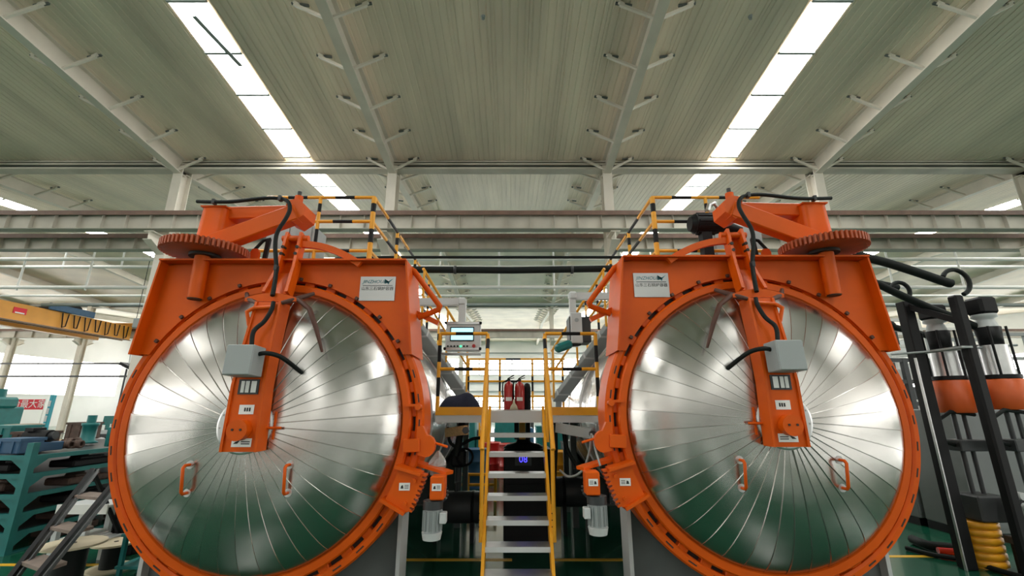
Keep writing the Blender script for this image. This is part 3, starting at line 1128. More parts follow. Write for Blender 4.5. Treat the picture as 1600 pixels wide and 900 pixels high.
    for k in range(14):
        a = 2 * PI * k / 14
        N().box((1.70 + .08 * math.cos(a), 4.36 + .083 * math.sin(a), -0.825), (0.022, 0.006, 0.16), Matrix.Rotation(a, 3, 'Z')).build('cooling_fin', GREY, mto)
    N().cyl((1.70, 4.36, -0.92), (1.70, 4.36, -0.98), 0.092, 0.08, n=24).build('fan_cover', LGREY, mto)
    N().cyl((1.70, 4.36, -0.66), (1.70, 4.36, -0.73), 0.09, n=24).build('motor_flange', MGREY, mto)
    N().box((1.80, 4.34, -0.80), (0.06, 0.09, 0.09), None, .006).build('terminal_box', LGREY, mto)
    # lug and clamp on the ring
    lg = N()
    lp = [(1.50, -0.02), (1.56, -0.02)]
    for i in range(9):
        a = PI / 2 - PI * i / 8
        lp.append((1.60 + .085 * math.cos(a), -0.20 + .10 * math.sin(a)))
    lp += [(1.52, -0.28)]
    lg.prism(lp, 4.42, 4.50)
    lg.build('ring_lug', ORANGE, root)
    N().cyl((1.66, 4.46, -0.17), (1.80, 4.46, -0.21), 0.012, n=8).build('lug_rod', ORANGE, root)
    N().box((1.46, 4.45, -0.195), (0.16, 0.10, 0.12), Matrix.Rotation(-.05, 3, 'Y'), .006).build('clamp_block', ORANGE, root)
    N().bx(1.38, 1.52, 4.44, 4.48, 0.165, 0.19).build('stop_bar', ORANGE, root)
    N().cyl((1.50, 4.50, .16), (1.50, 4.42, .16), 0.03, n=12).build('stop_bolt', ORANGE, root)
    # ---- saddle supports on the floor
    for (y0, y1) in ((4.98, 5.10), (9.6, 9.75)):
        sd = N()
        fz = -cz
        segs = [(-1.28, -1.28 + .0)]
        arcp = [pol(1.44, 205 + 130 * i / 16) for i in range(17)]
        sd.prism([(-1.28, fz), (1.28, fz)] + [(1.28, arcp[-1][1])] + arcp[::-1] + [(-1.28, arcp[0][1])], y0 + .04, y1 - .04)
        so = sd.build('saddle_plate', LEG, root)
        for s in (-1, 1):
            N().bx(s * 1.28 - .02, s * 1.28 + .02, y0 - .06, y1 + .12, fz, arcp[0][1] + .05).build('saddle_edge', LGREY, so)
            N().bx(s * .5 - .015, s * .5 + .015, y0 - .04, y1, fz, arcp[0][1] - .5).build('saddle_stiffener', LEG, so)
        N().bx(-1.4, 1.4, y0 - .1, y1 + .14, fz, fz + .03).build('saddle_base', LEG, so)
    return root, T


RL, TL = autoclave(1, -2.42, EYE - 0.165, 'left orange-rimmed autoclave with round stainless door and gear on its left')
RR, TR = autoclave(-1, 2.475, EYE - 0.125, 'right orange-rimmed autoclave with round stainless door and gear on its right')
# ------------------------------------------------------------------ platform between the autoclaves
PF = 5.6           # front edge depth
PZ = EYE - 0.05    # deck level
px0, px1 = -0.945, 1.095
sx0, sx1 = -0.275, 0.385      # stair opening
plat = thing('access_platform', 'yellow-railed steel platform between the two autoclaves', 'platform', (0.07, 7.2, PZ - .15))
M().bx(px0, px1, PF + .03, 9.2, PZ - .03, PZ).build('deck', ALU, plat)
for (a, b) in ((px0, sx0 - .02), (sx1 + .02, px1)):
    M().bx(a, b, PF, PF + .03, PZ - .14, PZ - .055).build('edge_channel', LGREY, plat)
    M().bx(a, b, PF - .01, PF + .02, PZ - .053, PZ + .045).build('toe_board', YELLOW, plat)
M().bx(sx0 - .02, sx1 + .02, PF + .005, PF + .03, PZ - .14, PZ).build('edge_channel', LGREY, plat)
for x in (px0 + .05, px1 - .05):
    for y in (7.9, 9.0):
        M().bx(x - .05, x + .05, y - .05, y + .05, 0, PZ - .03).build('leg', LEG, plat)
    M().bx(x - .03, x + .03, PF + .03, 9.2, PZ - .16, PZ - .03).build('side_beam', LGREY, plat)
HR = 0.96
for (a, b) in ((px0 + .02, sx0 - .04), (sx1 + .04, px1 - .02)):
    for x in (a, b):
        m = M()
        stripe(m, (x, PF, PZ), (x, PF, PZ + HR), 0.024, [(0.18, 0.42), (0.62, 0.84)])
        m.build('post', None, plat)
    for z in (PZ + HR, PZ + HR * .53):
        m = M()
        stripe(m, (a, PF, z), (b, PF, z), 0.022, [(0.33, 0.70)])
        m.build('rail', None, plat)
# rear railing of the platform
for x in (px0 + .05, -0.25, 0.42, px1 - .05):
    m = M()
    stripe(m, (x, 9.15, PZ), (x, 9.15, PZ + 1.0), 0.022, [(.35, .65)])
    m.build('post', None, plat)
for z in (PZ + 1.0, PZ + .55, PZ + .25):
    m = M()
    stripe(m, (px0, 9.15, z), (px1, 9.15, z), 0.022, [(.4, .55)])
    m.build('rail', None, plat)

# ------------------------------------------------------------------ stair down to the floor
stc = (sx0 + sx1) / 2
stair = thing('steel_stair', 'steep yellow stair with grey treads leading up to the platform', 'stair', (stc, 4.9, 0))


def st_y(z):
    return 5.41 - (EYE - 0.306 - z) * 0.14 / 0.2


for n in range(8):
    z = EYE - 0.306 - 0.2 * n
    y = st_y(z)
    t = M()
    t.bx(sx0 + .012, sx1 - .012, y - .0, y + .19, z - .035, z)
    to = t.build('tread', ALU, stair)
    M().bx(sx0 + .012, sx1 - .012, y - .006, y, z - .045, z + .002).build('tread_nosing', LGREY, to)
for s, x in ((-1, sx0), (1, sx1)):
    m = M()
    top = (x, PF - .02, PZ)
    ylow = st_y(0.0)
    m.beam((x, st_y(PZ) + .12, PZ), (x, ylow + .12, 0.02), 0.03, 0.2, up=(0, 0, 1))
    m.build('stringer', YELLOW, stair)
    # hand rail
    r = M()
    h = 0.93
    stripe(r, (x + s * .03, PF - .02, PZ + HR - .05), (x + s * .03, st_y(PZ - .25) , PZ - .25 + h), 0.024, [(.15, .75)])
    r.build('hand_rail', None, stair)
    r = M().use(YELLOW)
    r.cyl((x + s * .03, st_y(PZ - .25), PZ - .25 + h), (x + s * .03, st_y(0.55), 0.55 + h), 0.024, n=10)
    r.build('hand_rail', None, stair)
    for zz in (PZ - .35, 0.62):
        M().cyl((x + s * .03, st_y(zz) + .05, zz), (x + s * .03, st_y(zz) + .05, zz + h), 0.022, n=10).build('rail_post', YELLOW, stair)
    bp = M().bx(x + s * .015, x + s * .045, st_y(.8) - .1, st_y(.8) + .12, .72, .92).build('post_bracket', YELLOW, stair)
    for k in range(3):
        for q in range(2):
            M().cyl((x + s * .03 - .02, st_y(.8) - .101, .76 + .06 * k), (x + s * .03 - .02, st_y(.8) - .106, .76 + .06 * k), .006, n=6).build('bracket_hole', BLACK, bp) if q == 0 else None

# ------------------------------------------------------------------ operator panels on swing arms
hm = thing('operator_panel', 'grey touch screen operator panel hanging on a swing arm, screen lit blue', 'control panel', (-0.72, 6.1, EYE + .8))
hy = 6.1


def hp(u, v):
    return at(u, v, hy)


a, b = hp(695, 548), hp(751, 504)
M().bx(a.x, b.x, hy, hy + .16, a.z, b.z, .015).build('housing', LGREY, hm)
for v in (505, 545):
    q = hp(723, v)
    m = M().bx(a.x - .01, b.x + .02, hy - .015, hy, q.z - .02, q.z + .02, .006).build('edge_profile', ALU, hm)
    for x in (a.x + .0, b.x - .0):
        M().box((x, hy - .012, q.z), (.035, .03, .04), None, .008).build('corner_cap', BLACK, hm)
s0, s1 = hp(703, 533), hp(741, 511)
bez = M().bx(s0.x, s1.x, hy - .008, hy + .0, s0.z, s1.z).build('screen_bezel', BLACK, hm)
M().bx(s0.x + .014, s1.x - .014, hy - .011, hy - .008, s0.z + .016, s1.z - .016).build('screen', SCREEN, bez)
for u in (700, 705, 710, 715, 720, 725, 730):
    q = hp(u, 541)
    M().cyl((q.x, hy, q.z), (q.x, hy - .014, q.z), .012, n=10).build('push_button', BLACK if u != 720 else GREENLED, hm)
q = hp(740.5, 541)
M().cyl((q.x, hy, q.z), (q.x, hy - .035, q.z), .024, n=16).build('emergency_button', RED, hm)
k0, k1 = hp(690, 552), hp(752, 549)
M().bx(k0.x, k1.x, hy - .17, hy + .02, k0.z - .03, k0.z - .01, .006).build('keyboard_tray', ALU, hm)
e0, e1 = hp(721, 505), hp(721, 470)
M().bx(e0.x - .05, e0.x + .05, hy + .03, hy + .13, e0.z, e1.z).build('drop_tube', LGREY, hm)
M().box((e1.x, hy + .08, e1.z), (.13, .13, .13), None, .03).build('elbow', LGREY, hm)
e2 = hp(640, 472)
M().bx(e2.x - .2, e1.x, hy + .03, hy + .13, e1.z - .05, e1.z + .05).build('swing_arm', LGREY, hm)

hr = thing('operator_panel', 'second operator panel turned sideways on its swing arm, teal pendant below', 'control panel', (0.9, 6.1, EYE + .8))
a, b = hp(893, 536), hp(909, 488)
M().bx(a.x, b.x, hy, hy + .45, a.z, b.z, .012).build('housing', LGREY, hr)
M().bx(b.x, b.x + .13, hy + .05, hy + .4, a.z + .02, b.z - .05, .01).build('rear_box', MGREY, hr)
M().bx(a.x - .012, a.x, hy + .05, hy + .4, a.z + .05, b.z - .05).build('screen', BLACK, hr)
q = hp(901, 500)
M().cyl((q.x, hy, q.z), (q.x, hy - .008, q.z), .03, n=14).build('lock', GREY, hr)
e0, e1 = hp(896, 488), hp(896, 461)
M().bx(e0.x - .045, e0.x + .045, hy + .03, hy + .12, e0.z, e1.z).build('drop_tube', LGREY, hr)
M().box((e1.x, hy + .075, e1.z), (.13, .13, .13), None, .03).build('elbow', LGREY, hr)
e2 = hp(935, 463)
M().bx(e1.x, e2.x + .2, hy + .03, hy + .12, e1.z - .05, e1.z + .05).build('swing_arm', LGREY, hr)
c0, c1 = hp(868, 546), hp(893, 536)
M().beam((c0.x, hy - .02, c0.z), (c1.x, hy + .05, c1.z), .14, .12, bev=.035).build('pendant', TEAL, hr)
M().beam((c1.x, hy + .05, c1.z), (c1.x + .14, hy + .1, c1.z + .02), .10, .09, bev=.02).build('pendant_grip', BLACK, hr)

# navy cloth bundle on the platform
cl = M()
c0, c1 = at(686, 638, 5.85), at(752, 638, 5.85)
n = 22
vs = []
rows = 9
for j in range(rows):
    for i in range(n + 1):
        t = i / n
        w_ = j / (rows - 1)
        x = c0.x + (c1.x - c0.x) * t
        hgt = .03 + (.205 * math.sin(PI * min(1, t * 1.05)) ** .8 + .035 * math.sin(9 * t + 2 * w_)) * math.sin(PI * w_) ** .7 if 0 < w_ < 1 else 0.0
        vs.append((x + .02 * math.sin(5 * w_), 5.70 + .34 * w_ + .03 * math.sin(7 * t), PZ + max(0.0, hgt)))
fs = [(j * (n + 1) + i, j * (n + 1) + i + 1, (j + 1) * (n + 1) + i + 1, (j + 1) * (n + 1) + i) for j in range(rows - 1) for i in range(n)]
cl.add(vs, fs, True)
tag(cl.build('cloth_bundle', NAVY), 'dark navy cloth bundle lying on the platform behind the left railing', 'cloth')


# ------------------------------------------------------------------ fire extinguishers
def extinguisher(u, label, grp=True):
    p = at(u, 645, 7.5)
    t = thing('fire_extinguisher', label, 'extinguisher', (p.x, 7.5, PZ), 'fire extinguishers on the platform')
    b = M()
    b.lathe([(0.0, 0.0), (0.078, 0.0), (0.082, 0.015), (0.082, 0.36), (0.07, 0.41), (0.04, 0.44), (0.03, 0.46), (0.0, 0.46)], (p.x, 7.5, PZ), 'z', 24)
    b.build('cylinder', RED, t)
    M().cyl((p.x, 7.5, PZ + .45), (p.x, 7.5, PZ + .5), .025, n=12).build('valve', MGREY, t)
    M().beam((p.x - .02, 7.47, PZ + .50), (p.x + .09, 7.45, PZ + .56), .02, .015).build('lever', BLACK, t)
    M().beam((p.x - .02, 7.47, PZ + .49), (p.x + .09, 7.45, PZ + .515), .02, .012).build('grip', BLACK, t)
    M().tube([(p.x - .02, 7.47, PZ + .48), (p.x - .10, 7.45, PZ + .44), (p.x - .105, 7.44, PZ + .3), (p.x - .09, 7.44, PZ + .12)], .012, 8).build('hose', RUBBER, t)
    M().bx(p.x - .05, p.x + .05, 7.412, 7.418, PZ + .14, PZ + .2).build('label_band', STICK, t)
    return t


extinguisher(795, 'red fire extinguisher on the platform, the left one of the two')
extinguisher(812, 'red fire extinguisher on the platform, the right one of the two')
p = at(824, 642, 7.6)
g = M()
g.lathe([(0, 0), (.06, 0), (.06, .36), (.045, .42), (.0, .44)], (p.x, 7.6, PZ), 'z', 18)
tag(g.build('gas_cylinder', BLACK), 'short black cylinder standing right of the red extinguishers', 'cylinder')
p = at(803, 646, 7.2)
g = M()
g.lathe([(0, 0), (.07, 0.0), (.05, .06), (.02, .10), (0.012, .16), (0, .16)], (p.x, 7.2, PZ), 'z', 16)
tag(g.build('dust_bag', PLY), 'small pale bag standing in front of the extinguishers', 'bag')


# ------------------------------------------------------------------ grey inclined stairs from platform up to the vessel tops
def ramp(s, pts, label):
    (u0, v0, y0), (u1, v1, y1) = pts
    a, b = at(u0, v0, y0) + Vector((0, 0, .04)), at(u1, v1, y1) + Vector((0, 0, .06))
    t = thing('inclined_duct', label, 'duct', (a.x, a.y, PZ))
    M().beam(a, b, 0.24, 0.10, bev=.01).build('duct_body', GREY, t)
    for k in (.12, .38, .64, .9):
        q = a.lerp(b, k)
        d = (b - a).normalized() * .02
        M().beam(q - d, q + d, 0.255, 0.115).build('duct_joint', LGREY, t)
    # yellow hand rail beside the duct on the aisle side
    o = Vector((-s * .10, -.1, .12))
    r = M()
    r.use(YELLOW).cyl(a + o + Vector((0, 0, .75)), b + o + Vector((0, 0, .75)), .022, n=8)
    r.cyl(a + o + Vector((0, 0, .35)), b + o + Vector((0, 0, .35)), .018, n=8)
    r.build('hand_rail', None, t)
    for k in (0.02, .5, .98):
        q = a.lerp(b, k) + o
        M().cyl(q + Vector((0, 0, -.12)), q + Vector((0, 0, .75)), .018, n=8).build('rail_post', YELLOW, t)
    M().beam((a.x, a.y + .02, PZ), a, .1, .1, up=(0, 1, 0)).build('duct_foot', GREY, t)
    return t


ramp(-1, ((722, 618, 8.2), (648, 515, 6.5)), 'grey inclined duct rising along the left autoclave')
ramp(1, ((872, 628, 8.2), (958, 515, 6.5)), 'grey inclined duct rising along the right autoclave')


# ------------------------------------------------------------------ railings on top of the vessels
def top_rail(s, X, label, xi):
    """striped railing around the walkway on the vessel; s = +1 left vessel"""
    t = thing('vessel_railing', label, 'railing', (X, 7.5, 3.3))
    y0, y1 = 5.2, 10.6
    zt, zm, zl = EYE + 2.64, EYE + 2.30, EYE + 1.90
    z0 = EYE + 1.32
    for i, (x, y, r) in enumerate(((X, y0, .032), (xi, y0, .022), (X, 6.4, .026), (X, 7.7, .026), (X, 9.1, .026), (X, y1, .026))):
        m = M()
        stripe(m, (x, y, z0), (x, y, zt), r, [(.18, .3), (.52, .66), (.84, .93)])
        m.build('post', None, t)
    for z in (zt, zm, zl):
        m = M()
        stripe(m, (X, y0, z), (X - s * 1.4, y0, z), .022, [(.18, .36), (.62, .8)])
        m.build('rail', None, t)
        m = M()
        stripe(m, (X, y0, z), (X, y1, z), .022, [(.12, .24), (.36, .48), (.6, .7), (.82, .9)])
        m.build('rail', None, t)
    M().bx(min(X, X - s * 1.4), max(X, X - s * 1.4), y0, y1, z0 - .02, z0 + .02).build('walkway_deck', GALV, t)
    return t


top_rail(1, at(585, 310, 5.2).x, 'black and yellow striped railing on top of the left autoclave', at(500, 320, 5.2).x)
top_rail(-1, at(1019, 310, 5.2).x, 'black and yellow striped railing on top of the right autoclave', at(1103, 320, 5.2).x)
# cabinets on the vessel tops
for (u0, u1, l) in ((410, 492, 'pale grey cabinet on top of the left autoclave behind the hanger'), (1118, 1188, 'pale grey cabinet on top of the right autoclave behind the hanger')):
    a, b = at(u0, 405, 5.6), at(u1, 352, 5.6)
    t = thing('electric_cabinet', l, 'cabinet', ((a.x + b.x) / 2, 5.8, EYE + 1.34))
    M().bx(a.x, b.x, 5.6, 6.0, EYE + 1.34, b.z, .01).build('body', PALE, t)
    M().bx(a.x + .03, (a.x + b.x) / 2 - .01, 5.585, 5.6, EYE + 1.4, b.z - .03).build('door', PALE, t)
    M().bx((a.x + b.x) / 2 + .01, b.x - .03, 5.585, 5.6, EYE + 1.4, b.z - .03).build('door', PALE, t)
    M().bx((a.x + b.x) / 2 + .02, (a.x + b.x) / 2 + .035, 5.57, 5.585, EYE + 1.7, EYE + 1.82).build('door_handle', MGREY, t)
# black blower motor on the right vessel
a = at(1105, 345, 5.0)
t = thing('blower_motor', 'black electric motor behind the hanger head of the right autoclave', 'motor', a)
M().cyl(a + Vector((-.12, .1, 0)), a + Vector((.16, .1, 0)), .13, n=24).build('motor_body', BLACK, t)
M().cyl(a + Vector((-.18, .1, 0)), a + Vector((-.12, .1, 0)), .09, .12, n=24).build('fan_cover', BLACK, t)
for k in range(10):
    q = 2 * PI * k / 10
    M().box(a + Vector((.02, .1 + .135 * math.cos(q), .135 * math.sin(q))), (.24, .012, .03), Matrix.Rotation(q, 3, 'X')).build('cooling_fin', BLACK, t)
M().cyl(a + Vector((.16, .1, -.02)), a + Vector((.45, .1, -.1)), .10, .06, n=16).build('gear_head', BLACK, t)
M().beam(a + Vector((0, .1, -.12)), Vector((a.x, a.y + .1, EYE + 1.33)), .12, .12, up=(0, 1, 0)).build('motor_stand', BLACK, t)
a = at(1110, 318, 5.0)
M().tube([a + Vector((0, .1, -.05)), a + Vector((0.03, .1, .03)), a + Vector((.1, .1, .05)), a + Vector((.14, .12, 0))], .03, 8).build('air_pipe', ALU, t)
# small orange beacon-like lug and black hoses behind each davit
for (u, l) in ((398, 'small orange lug with black hose behind the left davit brace'), (1198, 'small orange lug with black hose behind the right davit brace')):
    a = at(u, 402, 4.85)
    t = thing('hose_bracket', l, 'bracket', (a.x, a.y, a.z))
    g = M()
    g.prism([(a.x - .05, a.z - .05), (a.x + .05, a.z - .05), (a.x + .05, a.z + .06), (a.x + .03, a.z + .1), (a.x - .03, a.z + .1), (a.x - .05, a.z + .06)], a.y - .02, a.y + .02)
    g.build('lug', ORANGE, t)
    sg = 1 if u < 800 else -1
    M().tube([a + Vector((-sg * .02, .05, -.05)), a + Vector((-sg * .04, .05, .12)), a + Vector((sg * .02, .08, .24)), a + Vector((sg * .1, .1, .27))], .02, 8).build('hose', RUBBER, t)
    M().beam(a + Vector((sg * .08, .06, -.06)), a + Vector((sg * .10, .06, .25)), .05, .03, up=(0, 1, 0)).build('stay', BLACK, t)

# black pipes joining the two vessels
p0, p1 = at(600, 421, 6.6), at(1000, 419, 6.6)
t = thing('crossover_pipe', 'thick black pipe joining the tops of both autoclaves', 'pipe', (0, 6.6, p0.z))
M().tube([Vector((p0.x - .6, 6.6, p0.z - .5)), Vector((p0.x - .55, 6.6, p0.z - .1)), p0 + Vector((-.4, 0, 0)), p0, Vector((0, 6.6, p0.z - .015)), p1, p1 + Vector((.4, 0, 0)), Vector((p1.x + .55, 6.6, p0.z - .1)), Vector((p1.x + .6, 6.6, p0.z - .5))], .055, 12).build('pipe_run', RUBBER, t)
for x in (-.9, .95):
    M().lathe([(.056, -.02), (.066, -.02), (.066, .02), (.056, .02)], (x, 6.6, p0.z - .008), 'x', 14).build('pipe_clamp', MGREY, t)
p0, p1 = at(600, 402, 6.9), at(1000, 402, 6.9)
tag(M().tube([p0 + Vector((-.9, 0, -.4)), p0 + Vector((-.8, 0, -.02)), p0, p1, p1 + Vector((.8, 0, -.02)), p1 + Vector((.9, 0, -.4))], .024, 10).build('crossover_pipe', RUBBER), 'thin black pipe running just above the thick crossover pipe', 'pipe')

# ------------------------------------------------------------------ under the platform
t = thing('control_cabinet', 'black control cabinet behind the stair with a small blue display', 'cabinet', (.2, 7.2, 0))
a, b = at(787, 702, 6.9), at(862, 702, 6.9)
M().bx(a.x, b.x, 6.9, 7.5, 0.05, a.z, .015).build('body', BLACK, t)
M().bx(a.x + .02, b.x - .02, 6.885, 6.9, a.z - .45, a.z - .03).build('door', BLACK, t)
M().bx(a.x + .02, b.x - .02, 6.885, 6.9, .1, a.z - .48).build('door', BLACK, t)
M().bx(a.x, b.x, 6.92, 7.48, 0, .05).build('plinth', MGREY, t)
d0, d1 = at(810, 724, 6.88), at(825, 712, 6.88)
dsp = M().bx(d0.x - .05, d1.x + .05, 6.876, 6.885, d0.z - .03, d1.z + .03).build('display_frame', MGREY, t)
text_mesh('display_digits', '08', .13, Matrix.Translation(((d0.x + d1.x) / 2, 6.875, (d0.z + d1.z) / 2)) @ FACE, BLUELED, dsp)
q = at(818, 690, 7.1)
M().lathe([(0, .12), (.1, .12), (.12, .08), (.25, .05), (.32, .0)], (q.x, 7.2, a.z), 'z', 20).build('cover_cone', BLACK, t)
q = at(816, 672, 7.2)
t2 = thing('yellow_valve_post', 'short yellow and black post standing on the control cabinet', 'post', (q.x, 7.2, a.z + .12))
m = M()
m.use(YELLOW).bx(q.x - .05, q.x + .05, 7.17, 7.23, a.z + .12, q.z + .15)
m.build('post_core', None, t2)
for s in (-1, 1):
    M().bx(q.x + s * .09 - .035, q.x + s * .09 + .035, 7.17, 7.23, a.z + .12, q.z + .15).build('post_side', BLACK, t2)

for (u0, u1, v, y, l) in ((672, 752, 792, 7.2, 'dark lagged air receiver lying on the floor left of the stair'), (868, 930, 768, 7.6, 'dark lagged air receiver lying on the floor right of the stair')):
    a, b = at(u0, v, y), at(u1, v, y)
    t = thing('air_receiver', l, 'tank', ((a.x + b.x) / 2, y, 0))
    R = .22
    zc = max(a.z, R + .08)
    g = M()
    g.lathe([(0, a.x - .08), (.12, a.x - .06), (R, a.x), (R, b.x), (.12, b.x + .06), (0, b.x + .08)], (0, y, zc), 'x', 28)
    g.build('tank_body', MGREY, t)
    for x in (a.x + .12, b.x - .12):
        M().bx(x - .03, x + .03, y - .18, y + .18, 0, zc - R * .8).build('foot', BLACK, t)
        M().lathe([(R, x - .02), (R + .01, x - .02), (R + .01, x + .02), (R, x + .02)], (0, y, zc), 'x', 28).build('strap', BLACK, t)
    M().cyl(((a.x + b.x) / 2, y, zc + R - .02), ((a.x + b.x) / 2, y, zc + R + .12), .03, n=10).build('nozzle', MGREY, t)

# hoses and valves below the platform
hoses = [
    ('black rubber hose looping under the platform beside the left autoclave', [(700, 668, 6.2), (703, 690, 6.1), (715, 697, 6.1), (738, 686, 6.2), (756, 684, 6.3)], .022, RUBBER),
    ('black hose bundle hanging below the platform left corner', [(722, 660, 6.0), (717, 690, 6.0), (712, 712, 6.0)], .045, RUBBER),
    ('black hose curving down right of the stair', [(880, 662, 5.9), (884, 695, 5.9), (897, 722, 5.9), (915, 745, 5.8), (922, 775, 5.7)], .026, RUBBER),
    ('thin grey cable hanging from the right ring lug in a loop', [(924, 678, 4.6), (921, 705, 4.7), (910, 735, 4.8), (890, 745, 5.0), (875, 735, 5.3)], .012, GREY),
    ('short grey cable from the right ring lug straight down to the gearbox', [(926, 680, 4.5), (931, 705, 4.45), (938, 728, 4.42)], .010, GREY),
    ('black hose running along the right platform leg', [(868, 662, 6.0), (869, 700, 6.0), (866, 760, 6.0), (866, 790, 6.0)], .022, RUBBER)]
for l, pts, r, mm in hoses:
    tag(M().hose([at(*q) for q in pts], r, 8).build('hose', mm), l, 'hose')
for (u0, v0, u1, v1, y, l) in ((870, 668, 925, 678, 5.6, 'grey lever beam under the right platform edge reaching to the ring'), (698, 676, 728, 672, 5.9, 'pale wooden bar under the left platform edge')):
    a, b = at(u0, v0, y), at(u1, v1, y - .3)
    t = thing('lever_beam', l, 'beam', a)
    M().beam(a, b, .06, .11).build('bar', GREY if u0 > 800 else WOOD, t)
    M().cyl(b + Vector((0, -.05, 0)), b + Vector((0, .05, 0)), .04, n=12).build('pivot', MGREY, t)
q = at(716, 706, 6.0)
t = thing('solenoid_valve', 'black boxy valve actuator under the platform left of the stair', 'valve', q)
M().box(q + Vector((0, .1, -.08)), (.20, .2, .22), None, .03).build('actuator', BLACK, t)
M().cyl(q + Vector((0, .1, -.2)), q + Vector((0, .1, -.36)), .04, n=12).build('stem', MGREY, t)
M().lathe([(.10, -.02), (.115, 0), (.10, .02), (.085, 0), (.10, -.02)], q + Vector((.09, -.02, -.06)), 'y', 20).build('hand_wheel', BLACK, t)
# crumpled plastic film bag by the left gearbox
q = at(684, 726, 4.62)
g = M()
rr = random.Random(4)
vs, fs = [], []
for j in range(7):
    for i in range(10):
        a = 2 * PI * i / 10
        h = j / 6
        R = .09 * math.sin(PI * (0.12 + .83 * h)) * rr.uniform(.7, 1.25)
        vs.append(q + Vector((R * math.cos(a), R * math.sin(a), (h - .5) * .26)))
for j in range(6):
    for i in range(10):
        fs.append((j * 10 + i, j * 10 + (i + 1) % 10, j * 10 + 10 + (i + 1) % 10, j * 10 + 10 + i))
g.add(vs, fs)
tag(g.build('plastic_bag', GLASSY), 'crumpled clear plastic film hanging above the left gearbox', 'plastic bag')
# ------------------------------------------------------------------ left side: teal rack, ladder, spools
RXR, RXL, RY0, RY1 = -6.72, -9.4, 6.5, 10.2
rk = thing('storage_rack', 'teal steel storage rack with six levels of dark castings at the left', 'rack', ((RXR + RXL) / 2, 8.3, 0))
lev = [at(0, v, RY0).z for v in (713, 742, 774, 804, 834, 866)]
for x in (RXR, RXL):
    for y in (RY0, 8.3, RY1):
        M().bx(x - .045, x + .045, y - .045, y + .045, 0, lev[0] + .18).build('post', TEAL, rk)
for z in lev:
    M().bx(RXL, RXR, RY0 - .03, RY0 + .03, z - .05, z + .01).build('front_beam', TEAL, rk)
    M().bx(RXR - .03, RXR + .03, RY0, RY1, z - .05, z + .01).build('side_beam', TEAL, rk)
    M().bx(RXL, RXR, RY0, RY1, z - .045, z - .025).build('shelf_deck', MGREY, rk)
    for s in (-1, 1):
        if z > .2:
            M().prism([(RXR + s * 0 - .045, z - .05), (RXR - .045, z - .19), (RXR - .25, z - .05)], RY0 - .012, RY0 + .012).build('gusset', TEAL, rk) if s < 0 else \
                M().prism([(RY0 + .045, z - .05), (RY0 + .25, z - .05), (RY0 + .045, z - .19)], RXR - .012, RXR + .012, 'x').build('gusset', TEAL, rk)
M().bx(RXR + .03, RXR + .06, RY0 + .9, RY0 + .96, lev[2], lev[2] + .08).build('stop_peg', TEAL, rk)

rng = random.Random(5)


def casting(x, y, z, w_, d_, h_, m, label, grp):
    t = thing('machine_casting', label, 'casting', (x, y, z), grp)
    M().box((x, y, z + h_ * .3), (w_, d_, h_ * .6), None, .02).build('base_block', m, t)
    M().cyl((x - w_ * .15, y, z + h_ * .6), (x - w_ * .15, y, z + h_), min(w_, d_) * .32, min(w_, d_) * .25, n=14).build('boss', m, t)
    M().bx(x + w_ * .15, x + w_ * .4, y - d_ * .3, y + d_ * .3, z + h_ * .6, z + h_ * .85, .01).build('pad', m, t)
    return t


# dark castings on the lower shelves
names = ['second', 'third', 'fourth', 'fifth', 'lowest']
for li in range(1, 6):
    for x in (-8.9, -8.2, -7.5, -7.0):
        if x == -7.0:
            for y in (7.6, 8.8):
                casting(x + .0, y, lev[li] + .0, .4, .7, .17, rng.choice([RUST, MGREY, BLACK]),
                        'dark casting at the aisle side of the teal rack, %s shelf, %s' % (names[li - 1], 'nearer the corner post' if y < 8 else 'farther back'), 'castings on the lower rack shelves')
        else:
            casting(x, 6.95, lev[li], .5, .4, .16 + .02 * rng.random(), rng.choice([RUST, MGREY, BLACK]),
                    'dark casting at the front of the teal rack, %s shelf, %s' % (names[li - 1], {-8.9: 'leftmost', -8.2: 'middle', -7.5: 'nearest the corner post'}[x]), 'castings at the front of the lower rack shelves')


def crate(name, x0, x1, y0, y1, z0, z1, m, label, cat, rib=True, lid=None):
    t = thing(name, label, cat, ((x0 + x1) / 2, (y0 + y1) / 2, z0))
    M().bx(x0, x1, y0, y1, z0, z1, .012).build('body', m, t)
    M().bx(x0 - .012, x1 + .012, y0 - .012, y1 + .012, z1 - .03, z1 + .012).build('rim', lid or m, t)
    if rib:
        for k in (.25, .75):
            x = x0 + (x1 - x0) * k
            M().bx(x - .015, x + .015, y0 - .015, y0, z0 + .01, z1 - .03).build('rib', m, t)
    return t


zt = lev[0] + .012
# things on the top shelf
crate('tool_crate', -6.98, -6.70, 7.9, 8.3, zt, zt + .30, TEAL, 'teal crate on the rack top beside the rusty pile', 'crate')
crate('tool_crate', -7.0, -6.6, 8.45, 8.9, zt, zt + .34, BLUE, 'dark blue crate on the rack top behind the teal crate', 'crate')
crate('parts_box', -9.3, -8.75, 6.6, 7.0, zt, zt + .15, MGREY, 'dark grey parts box at the left end of the rack top', 'box')
crate('parts_box', -7.45, -7.08, 6.65, 7.0, zt, zt + .20, BLUE, 'blue-grey parts box beside the corner post of the rack', 'box')
crate('parts_box', -8.6, -8.0, 6.7, 7.2, zt, zt + .22, BLACK, 'black parts box in the middle of the rack top', 'box')
p = at(62, 681, 7.2)
t = thing('gear_motor', 'black gear motor lying on a blue box on the rack top', 'motor', (p.x, 7.2, zt))
M().bx(p.x - .2, p.x + .22, 7.0, 7.4, zt, p.z - .09, .01).build('mount_box', BLUE, t)
M().cyl((p.x - .2, 7.2, p.z), (p.x + .18, 7.2, p.z), .09, n=18).build('motor_body', BLACK, t)
